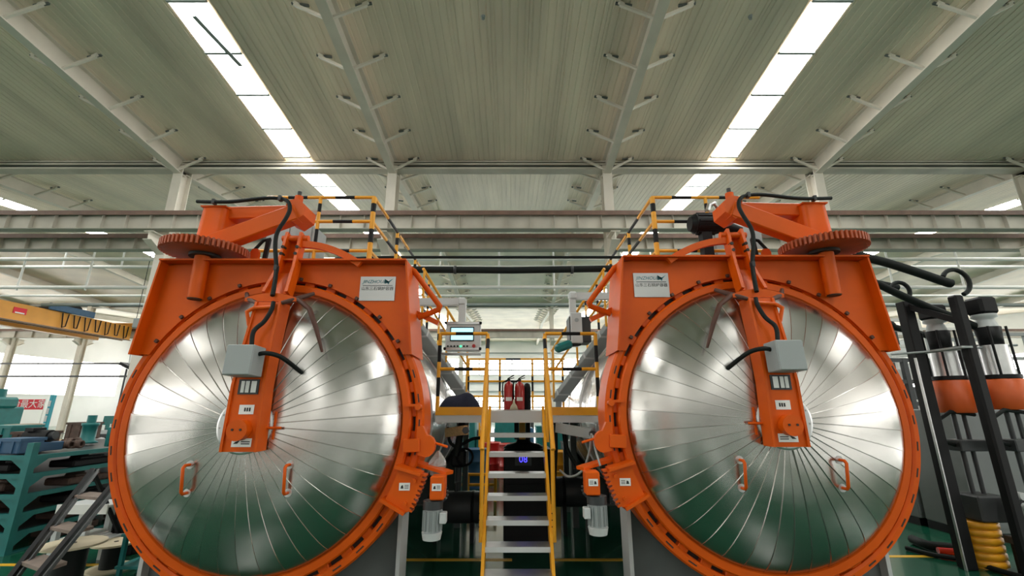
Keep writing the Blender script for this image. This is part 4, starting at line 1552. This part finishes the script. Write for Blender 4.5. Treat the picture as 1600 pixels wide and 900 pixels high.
M().cyl((p.x + .18, 7.2, p.z), (p.x + .25, 7.2, p.z + .01), .06, n=14).build('shaft_end', MGREY, t)
M().bx(p.x - .15, p.x - .02, 7.1, 7.3, p.z + .07, p.z + .12).build('terminal_box', BLACK, t)
for k, (u, v) in enumerate(((88, 704), (97, 703), (106, 702), (115, 700), (123, 699), (101, 696), (110, 695), (118, 694))):
    y = 7.45 + .03 * k
    q = at(u, v, y)
    g = M()
    z0 = max(q.z, zt + .02)
    g.lathe([(.035, -.04), (.06, -.04), (.065, 0), (.06, .04), (.035, .04), (.035, -.04)], (q.x, y, z0 + .045), ('x', 'y')[k % 2], 12)
    tag(g.build('rusty_flange', RUST), 'small rusty flange in the pile on the rack top, %s' % ('leftmost below', 'second from left below', 'middle below', 'fourth from left below', 'rightmost below', 'leftmost above', 'middle above', 'rightmost above')[k], 'flange', 'rusty flanges on the rack top')
p = at(134, 696, 8.6)
t = thing('teal_pump', 'upright teal pump at the back of the rack top', 'pump', (p.x, 8.6, zt))
g = M()
g.lathe([(0, 0), (.16, 0), (.16, .03), (.11, .05), (.11, .3), (.13, .32), (.13, .36), (0, .36)], (p.x, 8.6, zt), 'z', 18)
g.build('pump_body', TEAL, t)
M().cyl((p.x, 8.6, zt + .36), (p.x, 8.6, zt + .5), .07, n=14).build('pump_motor', TEAL, t)
crate('parts_box', -7.95, -7.55, 7.3, 7.7, zt, zt + .26, RUST, 'rust brown parts box behind the gear motor on the rack top', 'box')
crate('parts_box', -8.9, -8.3, 7.6, 8.1, zt, zt + .34, TEAL, 'teal parts box at the back of the rack top near the left edge', 'box')
crate('parts_box', -7.5, -7.1, 9.0, 9.4, zt, zt + .36, MGREY, 'dark parts box deep on the rack top behind the crates', 'box')
crate('timber_box', at(100, 680, 9.6).x, at(130, 680, 9.6).x, 9.6, 10.0, zt, at(100, 661, 9.6).z, RUST, 'brown box with mixed parts at the far end of the rack top', 'box')

# white machine frame and bench further back
def frame_machine(u0, u1, v0, v1, y, label, m, d=1.0):
    a, b = at(u0, v1, y), at(u1, v0, y)
    t = thing('roller_machine', label, 'machine', ((a.x + b.x) / 2, y + d / 2, 0))
    for x in (a.x, b.x):
        for yy in (y, y + d):
            M().bx(x - .05, x + .05, yy - .05, yy + .05, 0, b.z).build('leg', m, t)
    for z in (b.z, (b.z + max(a.z, .3)) / 2):
        M().bx(a.x, b.x, y - .05, y + .05, z - .08, z).build('cross_beam', m, t)
        M().bx(a.x, b.x, y + d - .05, y + d + .05, z - .08, z).build('cross_beam', m, t)
    zc = (b.z + max(a.z, .3)) / 2
    M().bx(a.x + .1, b.x - .1, y + .1, y + d - .1, zc, zc + (b.z - zc) * .6, .03).build('drive_unit', MGREY, t)
    M().cyl(((a.x + b.x) / 2, y + .1, zc * .9), ((a.x + b.x) / 2, y + d - .1, zc * .9), .15, n=16).build('roller', ALU, t)
    return t


frame_machine(128, 175, 672, 700, 10.6, 'pale grey machine frame behind the rack beside the left autoclave rim', LGREY)
frame_machine(128, 160, 664, 690, 15.0, 'white machine frame further behind the left autoclave rim', WHITE)
# plank stack
t = thing('plank_stack', 'stack of pale yellow planks behind the teal rack', 'timber', (-13.5, 12.4, 0))
for j in range(4):
    for i in range(4):
        z = .62 + .10 * j
        M().bx(-17.0 + .1 * ((i + j) % 3), -11.2 + .12 * ((i * 2 + j) % 3), 11.6 + .36 * i, 11.93 + .36 * i, z, z + .085).build('plank', WOOD, t)
for x in (-16.2, -14.1, -12.0):
    M().bx(x - .08, x + .08, 11.6, 13.1, 0, .62).build('trestle', MGREY, t)
crate('cardboard_box', at(0, 690, 10.5).x, at(22, 690, 10.5).x, 10.5, 11.0, 0, at(0, 664, 10.5).z, PCB, 'brown box behind the rack at the left picture edge', 'box')
# teal machine at the left edge, red banner and teal sign column
p = at(2, 640, 17)
t = thing('teal_machine_head', 'dark teal machine head at the left picture edge beside the banner', 'machine', (p.x, 17, 0))
M().bx(p.x - .5, p.x + .25, 16.6, 17.6, 0, p.z + .1, .05).build('column', TEAL, t)
M().bx(p.x - .4, p.x + .42, 16.3, 17.2, p.z + .05, p.z + .45, .08).build('head', TEAL, t)
M().cyl((p.x, 16.8, p.z + .45), (p.x, 16.8, p.z + .75), .18, n=16).build('motor', TEAL, t)
a, b = at(18, 640, 24), at(72, 624, 24)
t = thing('red_banner', 'red cloth banner with white characters in the left background', 'banner', ((a.x + b.x) / 2, 24, a.z))
bn = M().bx(a.x, b.x, 24, 24.02, a.z, b.z).build('cloth', REDB, t)
text_mesh('lettering', '为最大家', .46, Matrix.Translation(((a.x + b.x) / 2, 23.99, (a.z + b.z) / 2)) @ FACE, STICK, bn)
for x in (a.x, b.x):
    M().cyl((x, 24.01, 0), (x, 24.01, b.z + .05), .03, n=8).build('banner_pole', WHITE, t)
a, b = at(66, 665, 20), at(80, 617, 20)
t = thing('sign_column', 'tall narrow teal sign column beside the red banner', 'sign', ((a.x + b.x) / 2, 20, 0))
M().bx(a.x, b.x + .12, 20, 20.15, 0, b.z, .01).build('board', mat('teal_sign', (0.02, 0.33, 0.42), 0.5), t)
M().bx(a.x - .1, b.x + .22, 19.9, 20.25, 0, .08).build('foot', GREY, t)
for k in range(4):
    M().bx(a.x + .12, b.x - .02, 19.985, 20.0, b.z - .5 - .32 * k, b.z - .25 - .32 * k).build('panel', LGREY, t)
# white roll-up door in the far wall
o = M().bx(-40, -34.5, YW - .12, YW, 0, 2.9).build('door_1', LGREY, kind='structure')
for k in range(9):
    M().bx(-40, -34.5, YW - .15, YW - .12, .1 + .31 * k, .36 + .31 * k).build('slat', LGREY, o)

# ---- black step ladder
A0, A1 = at(145, 735, 5.8), at(8, 915, 4.62)
B0, B1 = at(181, 752, 5.55), at(48, 915, 4.40)
lad = thing('step_ladder', 'dark step ladder with worn brown treads leaning left of the left autoclave', 'ladder', (A1.x + .2, A1.y, 0))


def ext(a, b):
    d = b - a
    k = (0.0 - a.z) / d.z
    return a + d * k


A2, B2 = ext(A0, A1), ext(B0, B1)
for nm, a, b in (('rail', A0, A2), ('rail', B0, B2)):
    M().beam(a, b + Vector((0, 0, .01)), .04, .07).build('side_rail', BLACK, lad)
    M().beam(a + Vector((0.05, .02, .0)), b + Vector((.05, .02, .02)), .012, .05).build('rail_edge', MGREY, lad)
for v1, v2 in ((774, 776), (824, 828), (880, 884)):
    def on(a, b, v):
        lo, hi = 0.0, 1.0
        best = min(((abs(450 - FPX * ((q.z - EYE) * math.cos(PITCH) - q.y * math.sin(PITCH)) / (q.y * math.cos(PITCH) + (q.z - EYE) * math.sin(PITCH)) - v), q.copy())
                    for q in (a.lerp(b, i / 200) for i in range(201))), key=lambda z: z[0])
        return best[1]
    a, b = on(A0, A2, v1), on(B0, B2, v2)
    z = (a.z + b.z) / 2
    t_ = M()
    vs = [(a.x, a.y - .02, z), (b.x, b.y - .02, z), (b.x, b.y + .20, z), (a.x, a.y + .20, z)]
    t_.add([Vector(q) for q in vs] + [Vector(q) - Vector((0, 0, .03)) for q in vs], [(0, 1, 2, 3), (7, 6, 5, 4), (0, 4, 5, 1), (1, 5, 6, 2), (2, 6, 7, 3), (3, 7, 4, 0)])
    t_.build('tread', TREADW, lad)
# rear legs of the ladder
for a in (A0, B0):
    M().beam(a, Vector((a.x + .05, a.y + .75, .01)), .035, .035).build('rear_leg', BLACK, lad)
# ---- grey bench frame with white lips
a, b = at(80, 860, 6.05), at(176, 788, 6.05)
bz = b.z
t = thing('work_bench', 'low grey bench frame with white edge behind the step ladder', 'bench', ((a.x + b.x) / 2, 6.3, 0))
M().bx(a.x, b.x, 6.0, 6.38, bz - .03, bz, .006).build('top', LGREY, t)
M().bx(a.x, b.x, 5.98, 6.0, bz - .10, bz + .01).build('front_lip', WHITE, t)
for x in (a.x + .03, b.x - .25):
    for y in (6.03, 6.35):
        M().bx(x - .03, x + .03, y - .03, y + .03, 0, bz - .03).build('leg', LGREY, t)
M().bx(a.x, b.x, 6.03, 6.35, .28, .30).build('lower_shelf', LGREY, t)
for k in range(3):
    M().bx(a.x + .15, a.x + .5 - .05 * k, 6.05, 6.3, .30 + .025 * k, .322 + .025 * k).build('sheet', STICK, t)


def spool(u, v, y, R, h, label):
    p = at(u, v, y)
    t = thing('cable_spool', label, 'spool', (p.x, y, 0))
    M().cyl((p.x, y, p.z - .02), (p.x, y, p.z), R, n=36).build('top_flange', PLY, t)
    M().cyl((p.x, y, .02), (p.x, y, p.z - .02), R * .5, n=24).build('barrel', RUBBER, t)
    M().cyl((p.x, y, 0), (p.x, y, .02), R, n=36).build('bottom_flange', PLY, t)
    M().cyl((p.x, y, p.z), (p.x, y, p.z + .004), R * .1, n=14).build('bore', DARK, t)
    return t


spool(115, 848, 5.35, .29, .3, 'round plywood cable spool behind the ladder')
spool(182, 846, 6.0, .24, .3, 'second plywood cable spool partly behind the left autoclave rim')
a = at(232, 852, 5.75)
t = thing('teal_trolley', 'small teal trolley frame beside the left autoclave base', 'trolley', (a.x, 5.7, 0))
for dx in (-.16, .16):
    for dy in (0, .3):
        M().bx(a.x + dx - .02, a.x + dx + .02, 5.6 + dy - .02, 5.6 + dy + .02, .0, .48).build('leg', TEAL, t)
M().bx(a.x - .2, a.x + .2, 5.57, 5.93, .13, .16).build('lower_shelf', TEAL, t)
M().bx(a.x - .2, a.x + .2, 5.57, 5.93, .46, .49).build('top_shelf', TEAL, t)
# black bags and tubes on the floor behind the bench
a = at(165, 822, 6.5)
crate('black_bin', a.x - .0, a.x + .42, 6.5, 6.85, 0, .62, BLACK, 'black bin behind the bench at the left autoclave rim', 'bin')
for k, (pts, l) in enumerate((([(80, 880, 5.0), (120, 876, 5.05), (175, 868, 5.2)], 'long pale tube on the floor in front of the spools'),
                              ([(70, 893, 4.9), (125, 886, 4.95), (178, 880, 5.1)], 'second pale tube on the floor nearest the ladder'))):
    ps = [at(*q) for q in pts]
    for q in ps:
        q.z = .06
    tag(M().tube(ps, .03, 8).build('floor_tube', ALU), l, 'tube')

# ------------------------------------------------------------------ orange bridge crane in the next span
cr = thing('bridge_crane', 'orange double girder bridge crane in the left background', 'crane', (-28.3, 24, EYE + 4.7))
M().bx(-28.9, -28.4, 14.2, 32.3, EYE + 4.75, EYE + 5.75, .02).build('main_girder', CRANE, cr)
M().bx(-31.2, -30.7, 14.2, 32.3, EYE + 4.75, EYE + 5.75, .02).build('main_girder', CRANE, cr)
M().bx(-31.8, -27.8, 32.3, 33.0, EYE + 5.69, EYE + 6.05, .02).build('end_carriage', CRANE, cr)
M().bx(-31.8, -27.8, 14.0, 14.6, EYE + 5.76, EYE + 6.1, .02).build('end_carriage', CRANE, cr)
for x in (-28.95, -28.35):
    M().bx(x - .03, x + .03, 14.2, 32.3, EYE + 4.7, EYE + 4.76).build('girder_lip', RAILBR, cr)
M().bx(-28.3, -28.2, 26.0, 29.0, EYE + 5.75, EYE + 6.15, .03).build('hoist_trolley', BLUE, cr)
M().cyl((-30.9, 28.0, EYE + 6.1), (-28.4, 28.0, EYE + 6.1), .25, n=14).build('hoist_drum', BLACK, cr)
for k in range(7):
    y = 27.0 + .75 * k
    M().tube([(-28.33, y, EYE + 5.7), (-28.28, y + .1, EYE + 4.8 + .1 * (k % 2)), (-28.28, y + .3, EYE + 4.9), (-28.33, y + .4, EYE + 5.7)], .035, 6).build('festoon_cable', BLACK, cr)
M().bx(-28.39, -28.37, 24.3, 25.0, EYE + 5.15, EYE + 5.5).build('capacity_plate', REDB, cr)
M().bx(-28.369, -28.366, 24.4, 24.9, EYE + 5.17, EYE + 5.24).build('plate_print', STICK, cr)
# hanging grey box with cables and a flood lamp near the left autoclave
p = at(219, 505, 18)
t = thing('hanging_box', 'grey distribution box hung on wires left of the left autoclave', 'box', (p.x, 18, p.z))
M().bx(p.x - .24, p.x + .24, 17.9, 18.1, p.z - .2, p.z + .2, .02).build('box_body', GREY, t)
for dx in (-.2, .12):
    M().cyl((p.x + dx, 18, p.z + .2), (p.x + dx, 18, roof_z(18)), .012, n=6).build('wire', BLACK, t)
M().tube([(p.x - .05, 18, p.z - .2), (p.x - .12, 18, p.z - .9), (p.x - .08, 18, p.z - 1.8)], .02, 6).build('cable', LGREY, t)
p = at(203, 573, 17)
t = thing('flood_lamp', 'black flood lamp on a thin pole left of the left autoclave rim', 'lamp', (p.x, 17, 0))
M().beam(p + Vector((-.3, 0, .12)), p + Vector((.25, 0, -.12)), .3, .10).build('lamp_head', BLACK, t)
M().beam(p + Vector((-.28, -.01, .06)), p + Vector((.2, -.01, -.17)), .24, .02).build('reflector', ALU, t)
M().cyl((p.x - .1, 17, 0), (p.x - .1, 17, p.z), .03, n=8).build('pole', MGREY, t)
for a in (0, 2.1, 4.2):
    M().beam((p.x - .1, 17, .4), (p.x - .1 + .5 * math.cos(a), 17 + .5 * math.sin(a), .01), .03, .03).build('tripod_leg', MGREY, t)
for k, (v, y, l) in enumerate(((588, 26, 'dark horizontal cable tray across the left background'), (568, 30, 'thin dark pipe across the left background above the cable tray'))):
    z = at(100, v, y).z
    tag(M().bx(-44, -14, y, y + .1, z - .05, z + .05).build('cable_tray', MGREY), l, 'cable tray')

# ------------------------------------------------------------------ right side: mixing machine
def vertical_pump(u, v_list, y, label, r, z0=0.0):
    """v_list: cap top, neck, body, window, drum top, drum bottom"""
    pz = [at(u, v, y).z for v in v_list]
    x = (at(u, v_list[4], y).x + at(u, v_list[5], y).x) / 2
    t = thing('metering_pump', label, 'pump', (x, y, 0))
    M().box((x, y, (pz[0] + pz[1]) / 2), (r * 1.25, r * 1.25, pz[0] - pz[1]), None, .03).build('drive_cap', BLACK, t)
    M().lathe([(r * .68, pz[1]), (r * .68, pz[1] - .04), (r * .46, pz[1] - .06), (r * .5, (pz[1] + pz[2]) / 2), (r * .62, pz[2])], (x, y, 0), 'z', 20).build('neck', LGREY, t)
    M().lathe([(0, pz[2] + .01), (r * .7, pz[2]), (r * .62, pz[3]), (0, pz[3] - .01)], (x, y, 0), 'z', 20).build('coupling', BLACK, t)
    M().cyl((x, y, pz[4] + .03), (x, y, pz[3]), r * .76, n=24).build('steel_barrel', ALU, t)
    for k in range(4):
        a = PI / 4 + k * PI / 2
        M().cyl((x + r * .88 * math.cos(a), y + r * .88 * math.sin(a), pz[4]), (x + r * .88 * math.cos(a), y + r * .88 * math.sin(a), pz[2]), .014, n=8).build('tie_rod', BLACK, t)
    M().cyl((x, y, pz[4]), (x, y, pz[4] + .05), r * 1.02, n=24).build('drum_collar', BLACK, t)
    g = M()
    g.lathe([(r * .95, pz[5]), (r * 1.05, pz[5] + .02), (r * 1.05, pz[4] - .01), (r * .9, pz[4])], (x, y, 0), 'z', 28)
    g.build('orange_drum', mat('drum_orange_' + str(u), (0.62, 0.10, 0.012), .5, noise=.12), t)
    for s in (-1, 1):
        M().cyl((x + s * r * .35, y, z0 + .25), (x + s * r * .35, y, pz[5] + .02), .028, n=12).build('plunger_rod', MGREY, t)
    zb = at(u + 10, 695, y).z
    M().box((x, y, zb), (r * 2.1, r * 1.4, .14), None, .01).build('valve_block', MGREY, t)
    M().tube([(x - r, y - .05, zb), (x - r * 1.9, y - .08, zb + .05), (x - r * 2.0, y - .08, zb + .3), (x - r, y - .1, zb + .42), (x + r * .6, y - .1, zb + .38)], .024, 8).build('hose', RUBBER, t)
    M().box((x, y, z0 + .15), (r * 2.0, r * 1.8, .3), None, .02).build('pump_base', MGREY, t)
    return t


vertical_pump(1490, (478, 500, 518, 548, 594, 645), 6.05, 'vertical metering pump with orange drum nearest the right autoclave', .19, .53)
vertical_pump(1572, (466, 492, 512, 540, 592, 640), 5.75, 'vertical metering pump with orange drum at the right picture edge', .19)
mf = thing('machine_posts', 'tall black machine frame posts right of the right autoclave', 'frame', (5.6, 6, 0))
M().bx(5.46, 5.60, 5.93, 6.07, 0, at(1412, 472, 6).z, .01).build('post', BLACK, mf)
M().bx(5.69, 5.81, 5.44, 5.56, 0, at(1487, 462, 5.5).z, .02).build('post', BLACK, mf)
M().bx(5.445, 5.46, 5.93, 5.96, 0, at(1412, 560, 6).z).build('post_edge', ALU, mf)
M().bx(5.56, 5.70, 5.4, 6.1, at(1500, 545, 5.6).z - .012, at(1500, 545, 5.6).z + .012).build('cross_tie', GREY, mf)
z = at(1480, 548, 5.9).z
M().cyl((5.1, 5.9, z - .05), (6.6, 5.7, z + .05), .014, n=8).build('guard_bar', GREY, mf)
M().beam((5.53, 6.0, at(1412, 472, 6).z - .05), (5.75, 5.5, at(1487, 462, 5.5).z - .35), .06, .08).build('cross_tie', BLACK, mf)
# insulated black pipes running from the right autoclave to the machine
pipes = [
    ('thick black lagged pipe running from the right gear down to the machine', [(1215, 352, 5.3), (1330, 395, 5.4), (1390, 412, 5.4), (1440, 428, 5.4), (1478, 441, 5.4), (1486, 443, 5.4)], .055),
    ('black lagged pipe below the thick pipe reaching the nearer pump', [(1335, 430, 5.8), (1365, 441, 5.8), (1405, 460, 5.8), (1450, 480, 5.8), (1500, 500, 5.8), (1528, 512, 5.8)], .05),
    ('short black pipe beside the hook of the nearer post', [(1190, 475, 6.4), (1210, 432, 6.4), (1345, 440, 6.4), (1375, 444, 6.4), (1402, 450, 6.4)], .055),
    ('black pipe crossing behind the nearer machine post', [(1150, 560, 7.0), (1175, 500, 7.0), (1368, 503, 7.0), (1400, 512, 7.0), (1440, 522, 7.0), (1460, 528, 7.0)], .05)]
for l, pts, r in pipes:
    tag(M().hose([at(*q) for q in pts], r, 12).build('lagged_pipe', RUBBER), l, 'pipe')
for (u, v, y, R, l) in ((1494, 441, 5.45, .17, 'black hose hook arching over the taller machine post'), (1407, 455, 6.0, .13, 'small black hose hook arching over the nearer machine post')):
    c = at(u, v, y)
    g = M()
    g.tube([c + Vector((R * math.cos(t_), 0, R * math.sin(t_))) for t_ in [PI * (0.85 - 1.25 * i / 14) for i in range(15)]], .028, 8)
    tag(g.build('hose_hook', RUBBER), l, 'hose')
# grey cabinets behind
for (u0, u1, v0, y, d, l) in ((1415, 1466, 655, 7.95, .6, 'grey machine cabinet with green lamp beside the right autoclave rim'),
                              (1498, 1590, 640, 7.0, .9, 'pale grey tall cabinet behind the metering pumps')):
    a, b = at(u0, v0, y), at(u1, v0, y)
    t = thing('machine_cabinet', l, 'cabinet', ((a.x + b.x) / 2, y + d / 2, 0))
    M().bx(a.x - .12, b.x + .3 * (u0 > 1480), y, y + d, .12, a.z, .015).build('body', MIDG, t)
    M().bx(a.x - .10, (a.x + b.x) / 2 - .01, y - .015, y, .2, a.z - .05).build('door', MIDG, t)
    M().bx((a.x + b.x) / 2 + .01, b.x - .02 + .28 * (u0 > 1480), y - .015, y, .2, a.z - .05).build('door', MIDG, t)
    M().bx(a.x - .10, b.x - .02 + .28 * (u0 > 1480), y + .05, y + d, 0, .12).build('plinth', BLACK, t)
    M().bx((a.x + b.x) / 2 + .03, (a.x + b.x) / 2 + .05, y - .03, y - .015, a.z * .5, a.z * .6).build('handle', MGREY, t)
    if u0 < 1480:
        q = at(1464, 744, y - .05)
        M().cyl((q.x, y - .015, q.z), (q.x, y - .05, q.z), .025, n=12).build('pilot_lamp', GREENLED, t)
        M().box((q.x + .03, y - .03, q.z - .09), (.05, .03, .05)).build('switch', BLACK, t)
# yellow foot guard and clutter at the pump bases
a = at(1512, 866, 6.2)
t = thing('foot_guard', 'yellow ribbed guard around the machine post foot', 'guard', (5.75, 6.1, 0))
for k in range(6):
    z = .02 + .085 * k
    M().lathe([(.20, z), (.225, z + .012), (.225, z + .065), (.20, z + .078)], (5.86, 6.12, 0), 'z', 18).build('guard_ring', YELLOW, t)
M().cyl((5.86, 6.12, 0), (5.86, 6.12, .52), .195, n=18).build('guard_core', YELLOW, t)
t = thing('valve_manifold', 'cluster of steel valves and fittings at the foot of the pumps', 'valves', (6.3, 6.0, 0))
rg = random.Random(9)
for k in range(9):
    x, y = 6.0 + .13 * (k % 5), 5.55 + .2 * (k // 5)
    h = rg.uniform(.45, .8)
    M().cyl((x, y, .4), (x, y, .4 + h * .6), .03, n=10).build('riser', ALU, t)
    M().box((x, y, .4 + h * .5), (.09, .07, .07), None, .008).build('valve_body', MGREY, t)
    M().cyl((x, y - .05, .4 + h * .6), (x, y + .05, .4 + h * .6), .045, n=12).build('gauge', LGREY, t)
M().bx(5.95, 6.65, 5.45, 5.9, .32, .4, .01).build('manifold_tray', MGREY, t)
for x in (6.0, 6.6):
    M().bx(x - .03, x + .03, 5.5, 5.85, 0, .32).build('tray_leg', BLACK, t)
# dark hoses on the floor
for pts, r, l, mm in (([(1415, 795, 7.0), (1440, 800, 6.7), (1470, 804, 6.6), (1500, 812, 6.5)], .06, 'thick dark hose lying on the floor by the grey cabinet', RUBBER),
                      ([(1405, 805, 6.7), (1450, 822, 6.4), (1500, 838, 6.2), (1560, 862, 5.8), (1600, 880, 5.6)], .03, 'thin dark cable running across the floor to the right edge', RUBBER),
                      ([(1455, 815, 6.55), (1482, 817, 6.5)], .04, 'short red hose end on the floor by the yellow guard', RED)):
    ps = [at(*q) for q in pts]
    for q in ps:
        q.z = r + .003
    tag(M().hose(ps, r, 8).build('floor_hose', mm), l, 'hose')

# far right background frames
for (u0, u1, v0, v1, y, l, m) in ((1372, 1432, 498, 640, 15, 'white open steel frame right behind the right autoclave rim', WHITE),
                                  (1445, 1500, 512, 640, 17, 'white open steel frame seen between the black machine posts', WHITE),
                                  (1535, 1600, 520, 640, 14, 'grey open steel frame at the far right edge', GREY),
                                  (1390, 1450, 560, 650, 12, 'dark machine frame low behind the right autoclave rim', MGREY)):
    a, b = at(u0, v1, y), at(u1, v0, y)
    t = thing('open_frame', l, 'frame', ((a.x + b.x) / 2, y, 0))
    for x in (a.x, (a.x + b.x) / 2, b.x):
        for yy in (y, y + 1.2):
            M().bx(x - .06, x + .06, yy - .06, yy + .06, 0, b.z).build('upright', m, t)
    n = 5
    for k in range(n):
        z = b.z - (b.z - .3) * k / n
        M().bx(a.x, b.x, y - .05, y + .05, z - .1, z).build('beam', m, t)
        M().bx(a.x, b.x, y + 1.15, y + 1.25, z - .1, z).build('beam', m, t)
        if k:
            M().bx(a.x + .2, a.x + (b.x - a.x) * rg.uniform(.4, .9), y + .2, y + 1.0, z, z + (b.z - .3) / n * .55, .02).build('load', rg.choice([MGREY, LGREY, BLUE, WHITE]), t)

# ------------------------------------------------------------------ background between the autoclaves, under the platform
t = thing('teal_press', 'teal press frame seen below the platform left of the stair', 'machine', (-1.8, 14.5, 0))
a, b = at(716, 690, 14), at(762, 660, 14)
M().bx(a.x - .5, a.x + .5, 14, 14.8, 0, 1.45, .03).build('body', TEAL, t)
M().bx(a.x + .5, b.x, 14.1, 14.6, .5, 1.0, .03).build('arm', TEAL, t)
for k in range(2):
    M().bx(a.x + .62 + .3 * k, a.x + .67 + .3 * k, 13.9, 13.95, 0, 1.5).build('ladder_rail', YELLOW, t)
for k in range(5):
    M().bx(a.x + .62, a.x + .97, 13.9, 13.94, .2 + .27 * k, .24 + .27 * k).build('ladder_rung', YELLOW, t)
for (u, v0, v1, y, m, l) in ((768, 660, 680, 13.5, RED, 'red drum seen between the upper stair treads, left one'), (795, 662, 676, 13.0, RED, 'red drum seen between the upper stair treads, right one'),
                             (745, 705, 720, 11.5, BLUE, 'blue drum on the floor left of the stair'), (872, 690, 715, 10.9, YELLOW, 'yellow drum on the floor right of the stair')):
    a, b = at(u, v1, y), at(u, v0, y)
    g = M()
    R = .27
    g.lathe([(0, 0), (R, 0), (R + .012, .01), (R, .03), (R, .3), (R + .012, .31), (R, .33), (R, .6), (R + .012, .61), (R, .63), (R, .86), (R + .012, .88), (R, .9), (R - .02, .88), (0, .88)], (a.x, y, 0), 'z', 24)
    tag(g.build('steel_drum', m), l, 'drum')
crate('teal_cabinet', .7, 2.0, 13.0, 13.8, 0, 1.35, TEAL, 'teal cabinet in the background right of the stair', 'cabinet')
crate('teal_cabinet', -.6, .5, 16.0, 16.8, 0, 1.4, TEAL, 'teal cabinet far behind the stair centre', 'cabinet')
crate('grey_cabinet', -2.3, -1.5, 11.7, 12.3, 0, 1.1, GREY, 'grey cabinet behind the air receiver left of the stair', 'cabinet')
crate('grey_cabinet', 1.3, 2.2, 11.8, 12.4, 0, 1.0, MGREY, 'dark grey cabinet behind the air receiver right of the stair', 'cabinet')
for x0, x1, y, l in ((-1.5, -.35, 9.9, 'yellow floor barrier behind the left air receiver'), (.75, 1.5, 10.2, 'yellow floor barrier behind the right air receiver')):
    t = thing('floor_barrier', l, 'barrier', ((x0 + x1) / 2, y, 0))
    for x in (x0, (x0 + x1) / 2, x1):
        M().cyl((x, y, 0), (x, y, .55), .035, n=10).build('barrier_post', YELLOW, t)
    for z in (.32, .52):
        M().cyl((x0, y, z), (x1, y, z), .03, n=10).build('barrier_rail', YELLOW, t)
# far machines along the floor, hall background
fr = random.Random(21)
far = [(-30, 36, 3.2, 2.0, TEAL, 'teal machine in the far left background'), (-24, 40, 4.0, 1.8, LGREY, 'long grey machine in the far left background'), (-17.5, 27, 3.0, 1.9, BLUE, 'blue machine left of the left autoclave far behind'),
       (-2.3, 21, 2.6, 1.5, MGREY, 'low dark machine behind the teal press under the platform'), (2.4, 20, 2.4, 1.4, MGREY, 'low dark machine behind the teal cabinet under the platform'), (0.1, 24, 2.0, 1.4, BLUE, 'low blue machine straight behind the stair'),  # both dark machines are added to block window reflections on the floor
       (-6, -14, 5.0, 1.2, ORANGE, 'low orange machine standing behind the photographer, left'), (5, -17, 6.0, 1.2, RUST, 'low brown machine standing behind the photographer, right'), (-16, -12, 4.0, 1.6, TEAL, 'teal machine standing behind the photographer, far left'), (15, -12, 4.0, 1.8, BLUE, 'blue machine standing behind the photographer, far right'),
       (-5, 38, 3.0, 2.2, LGREY, 'pale grey machine far behind the platform, left'), (4.5, 36, 2.6, 2.0, BLUE, 'blue machine far behind the platform, right'), (0.3, 30, 2.2, 1.6, MGREY, 'dark machine far behind the platform centre'),
       (19, 26, 3.2, 2.2, LGREY, 'pale machine far behind the right machine posts'), (26, 30, 4.0, 2.4, MGREY, 'dark machine at the far right background')]
for (x, y, w_, h_, m, l) in far:
    t = thing('far_machine', l, 'machine', (x, y, 0))
    M().bx(x - w_ / 2, x + w_ / 2, y - .8, y + .8, 0, h_ * .6, .04).build('bed', m, t)
    M().bx(x - w_ * .3, x + w_ * .1, y - .6, y + .6, h_ * .6, h_, .04).build('head', m, t)
    M().bx(x + w_ * .2, x + w_ * .42, y - .7, y - .1, h_ * .6, h_ * .9, .03).build('control_box', LGREY, t)
    M().bx(x - w_ * .28, x + w_ * .08, y - .63, y - .6, h_ * .68, h_ * .93).build('window', BLACK, t)
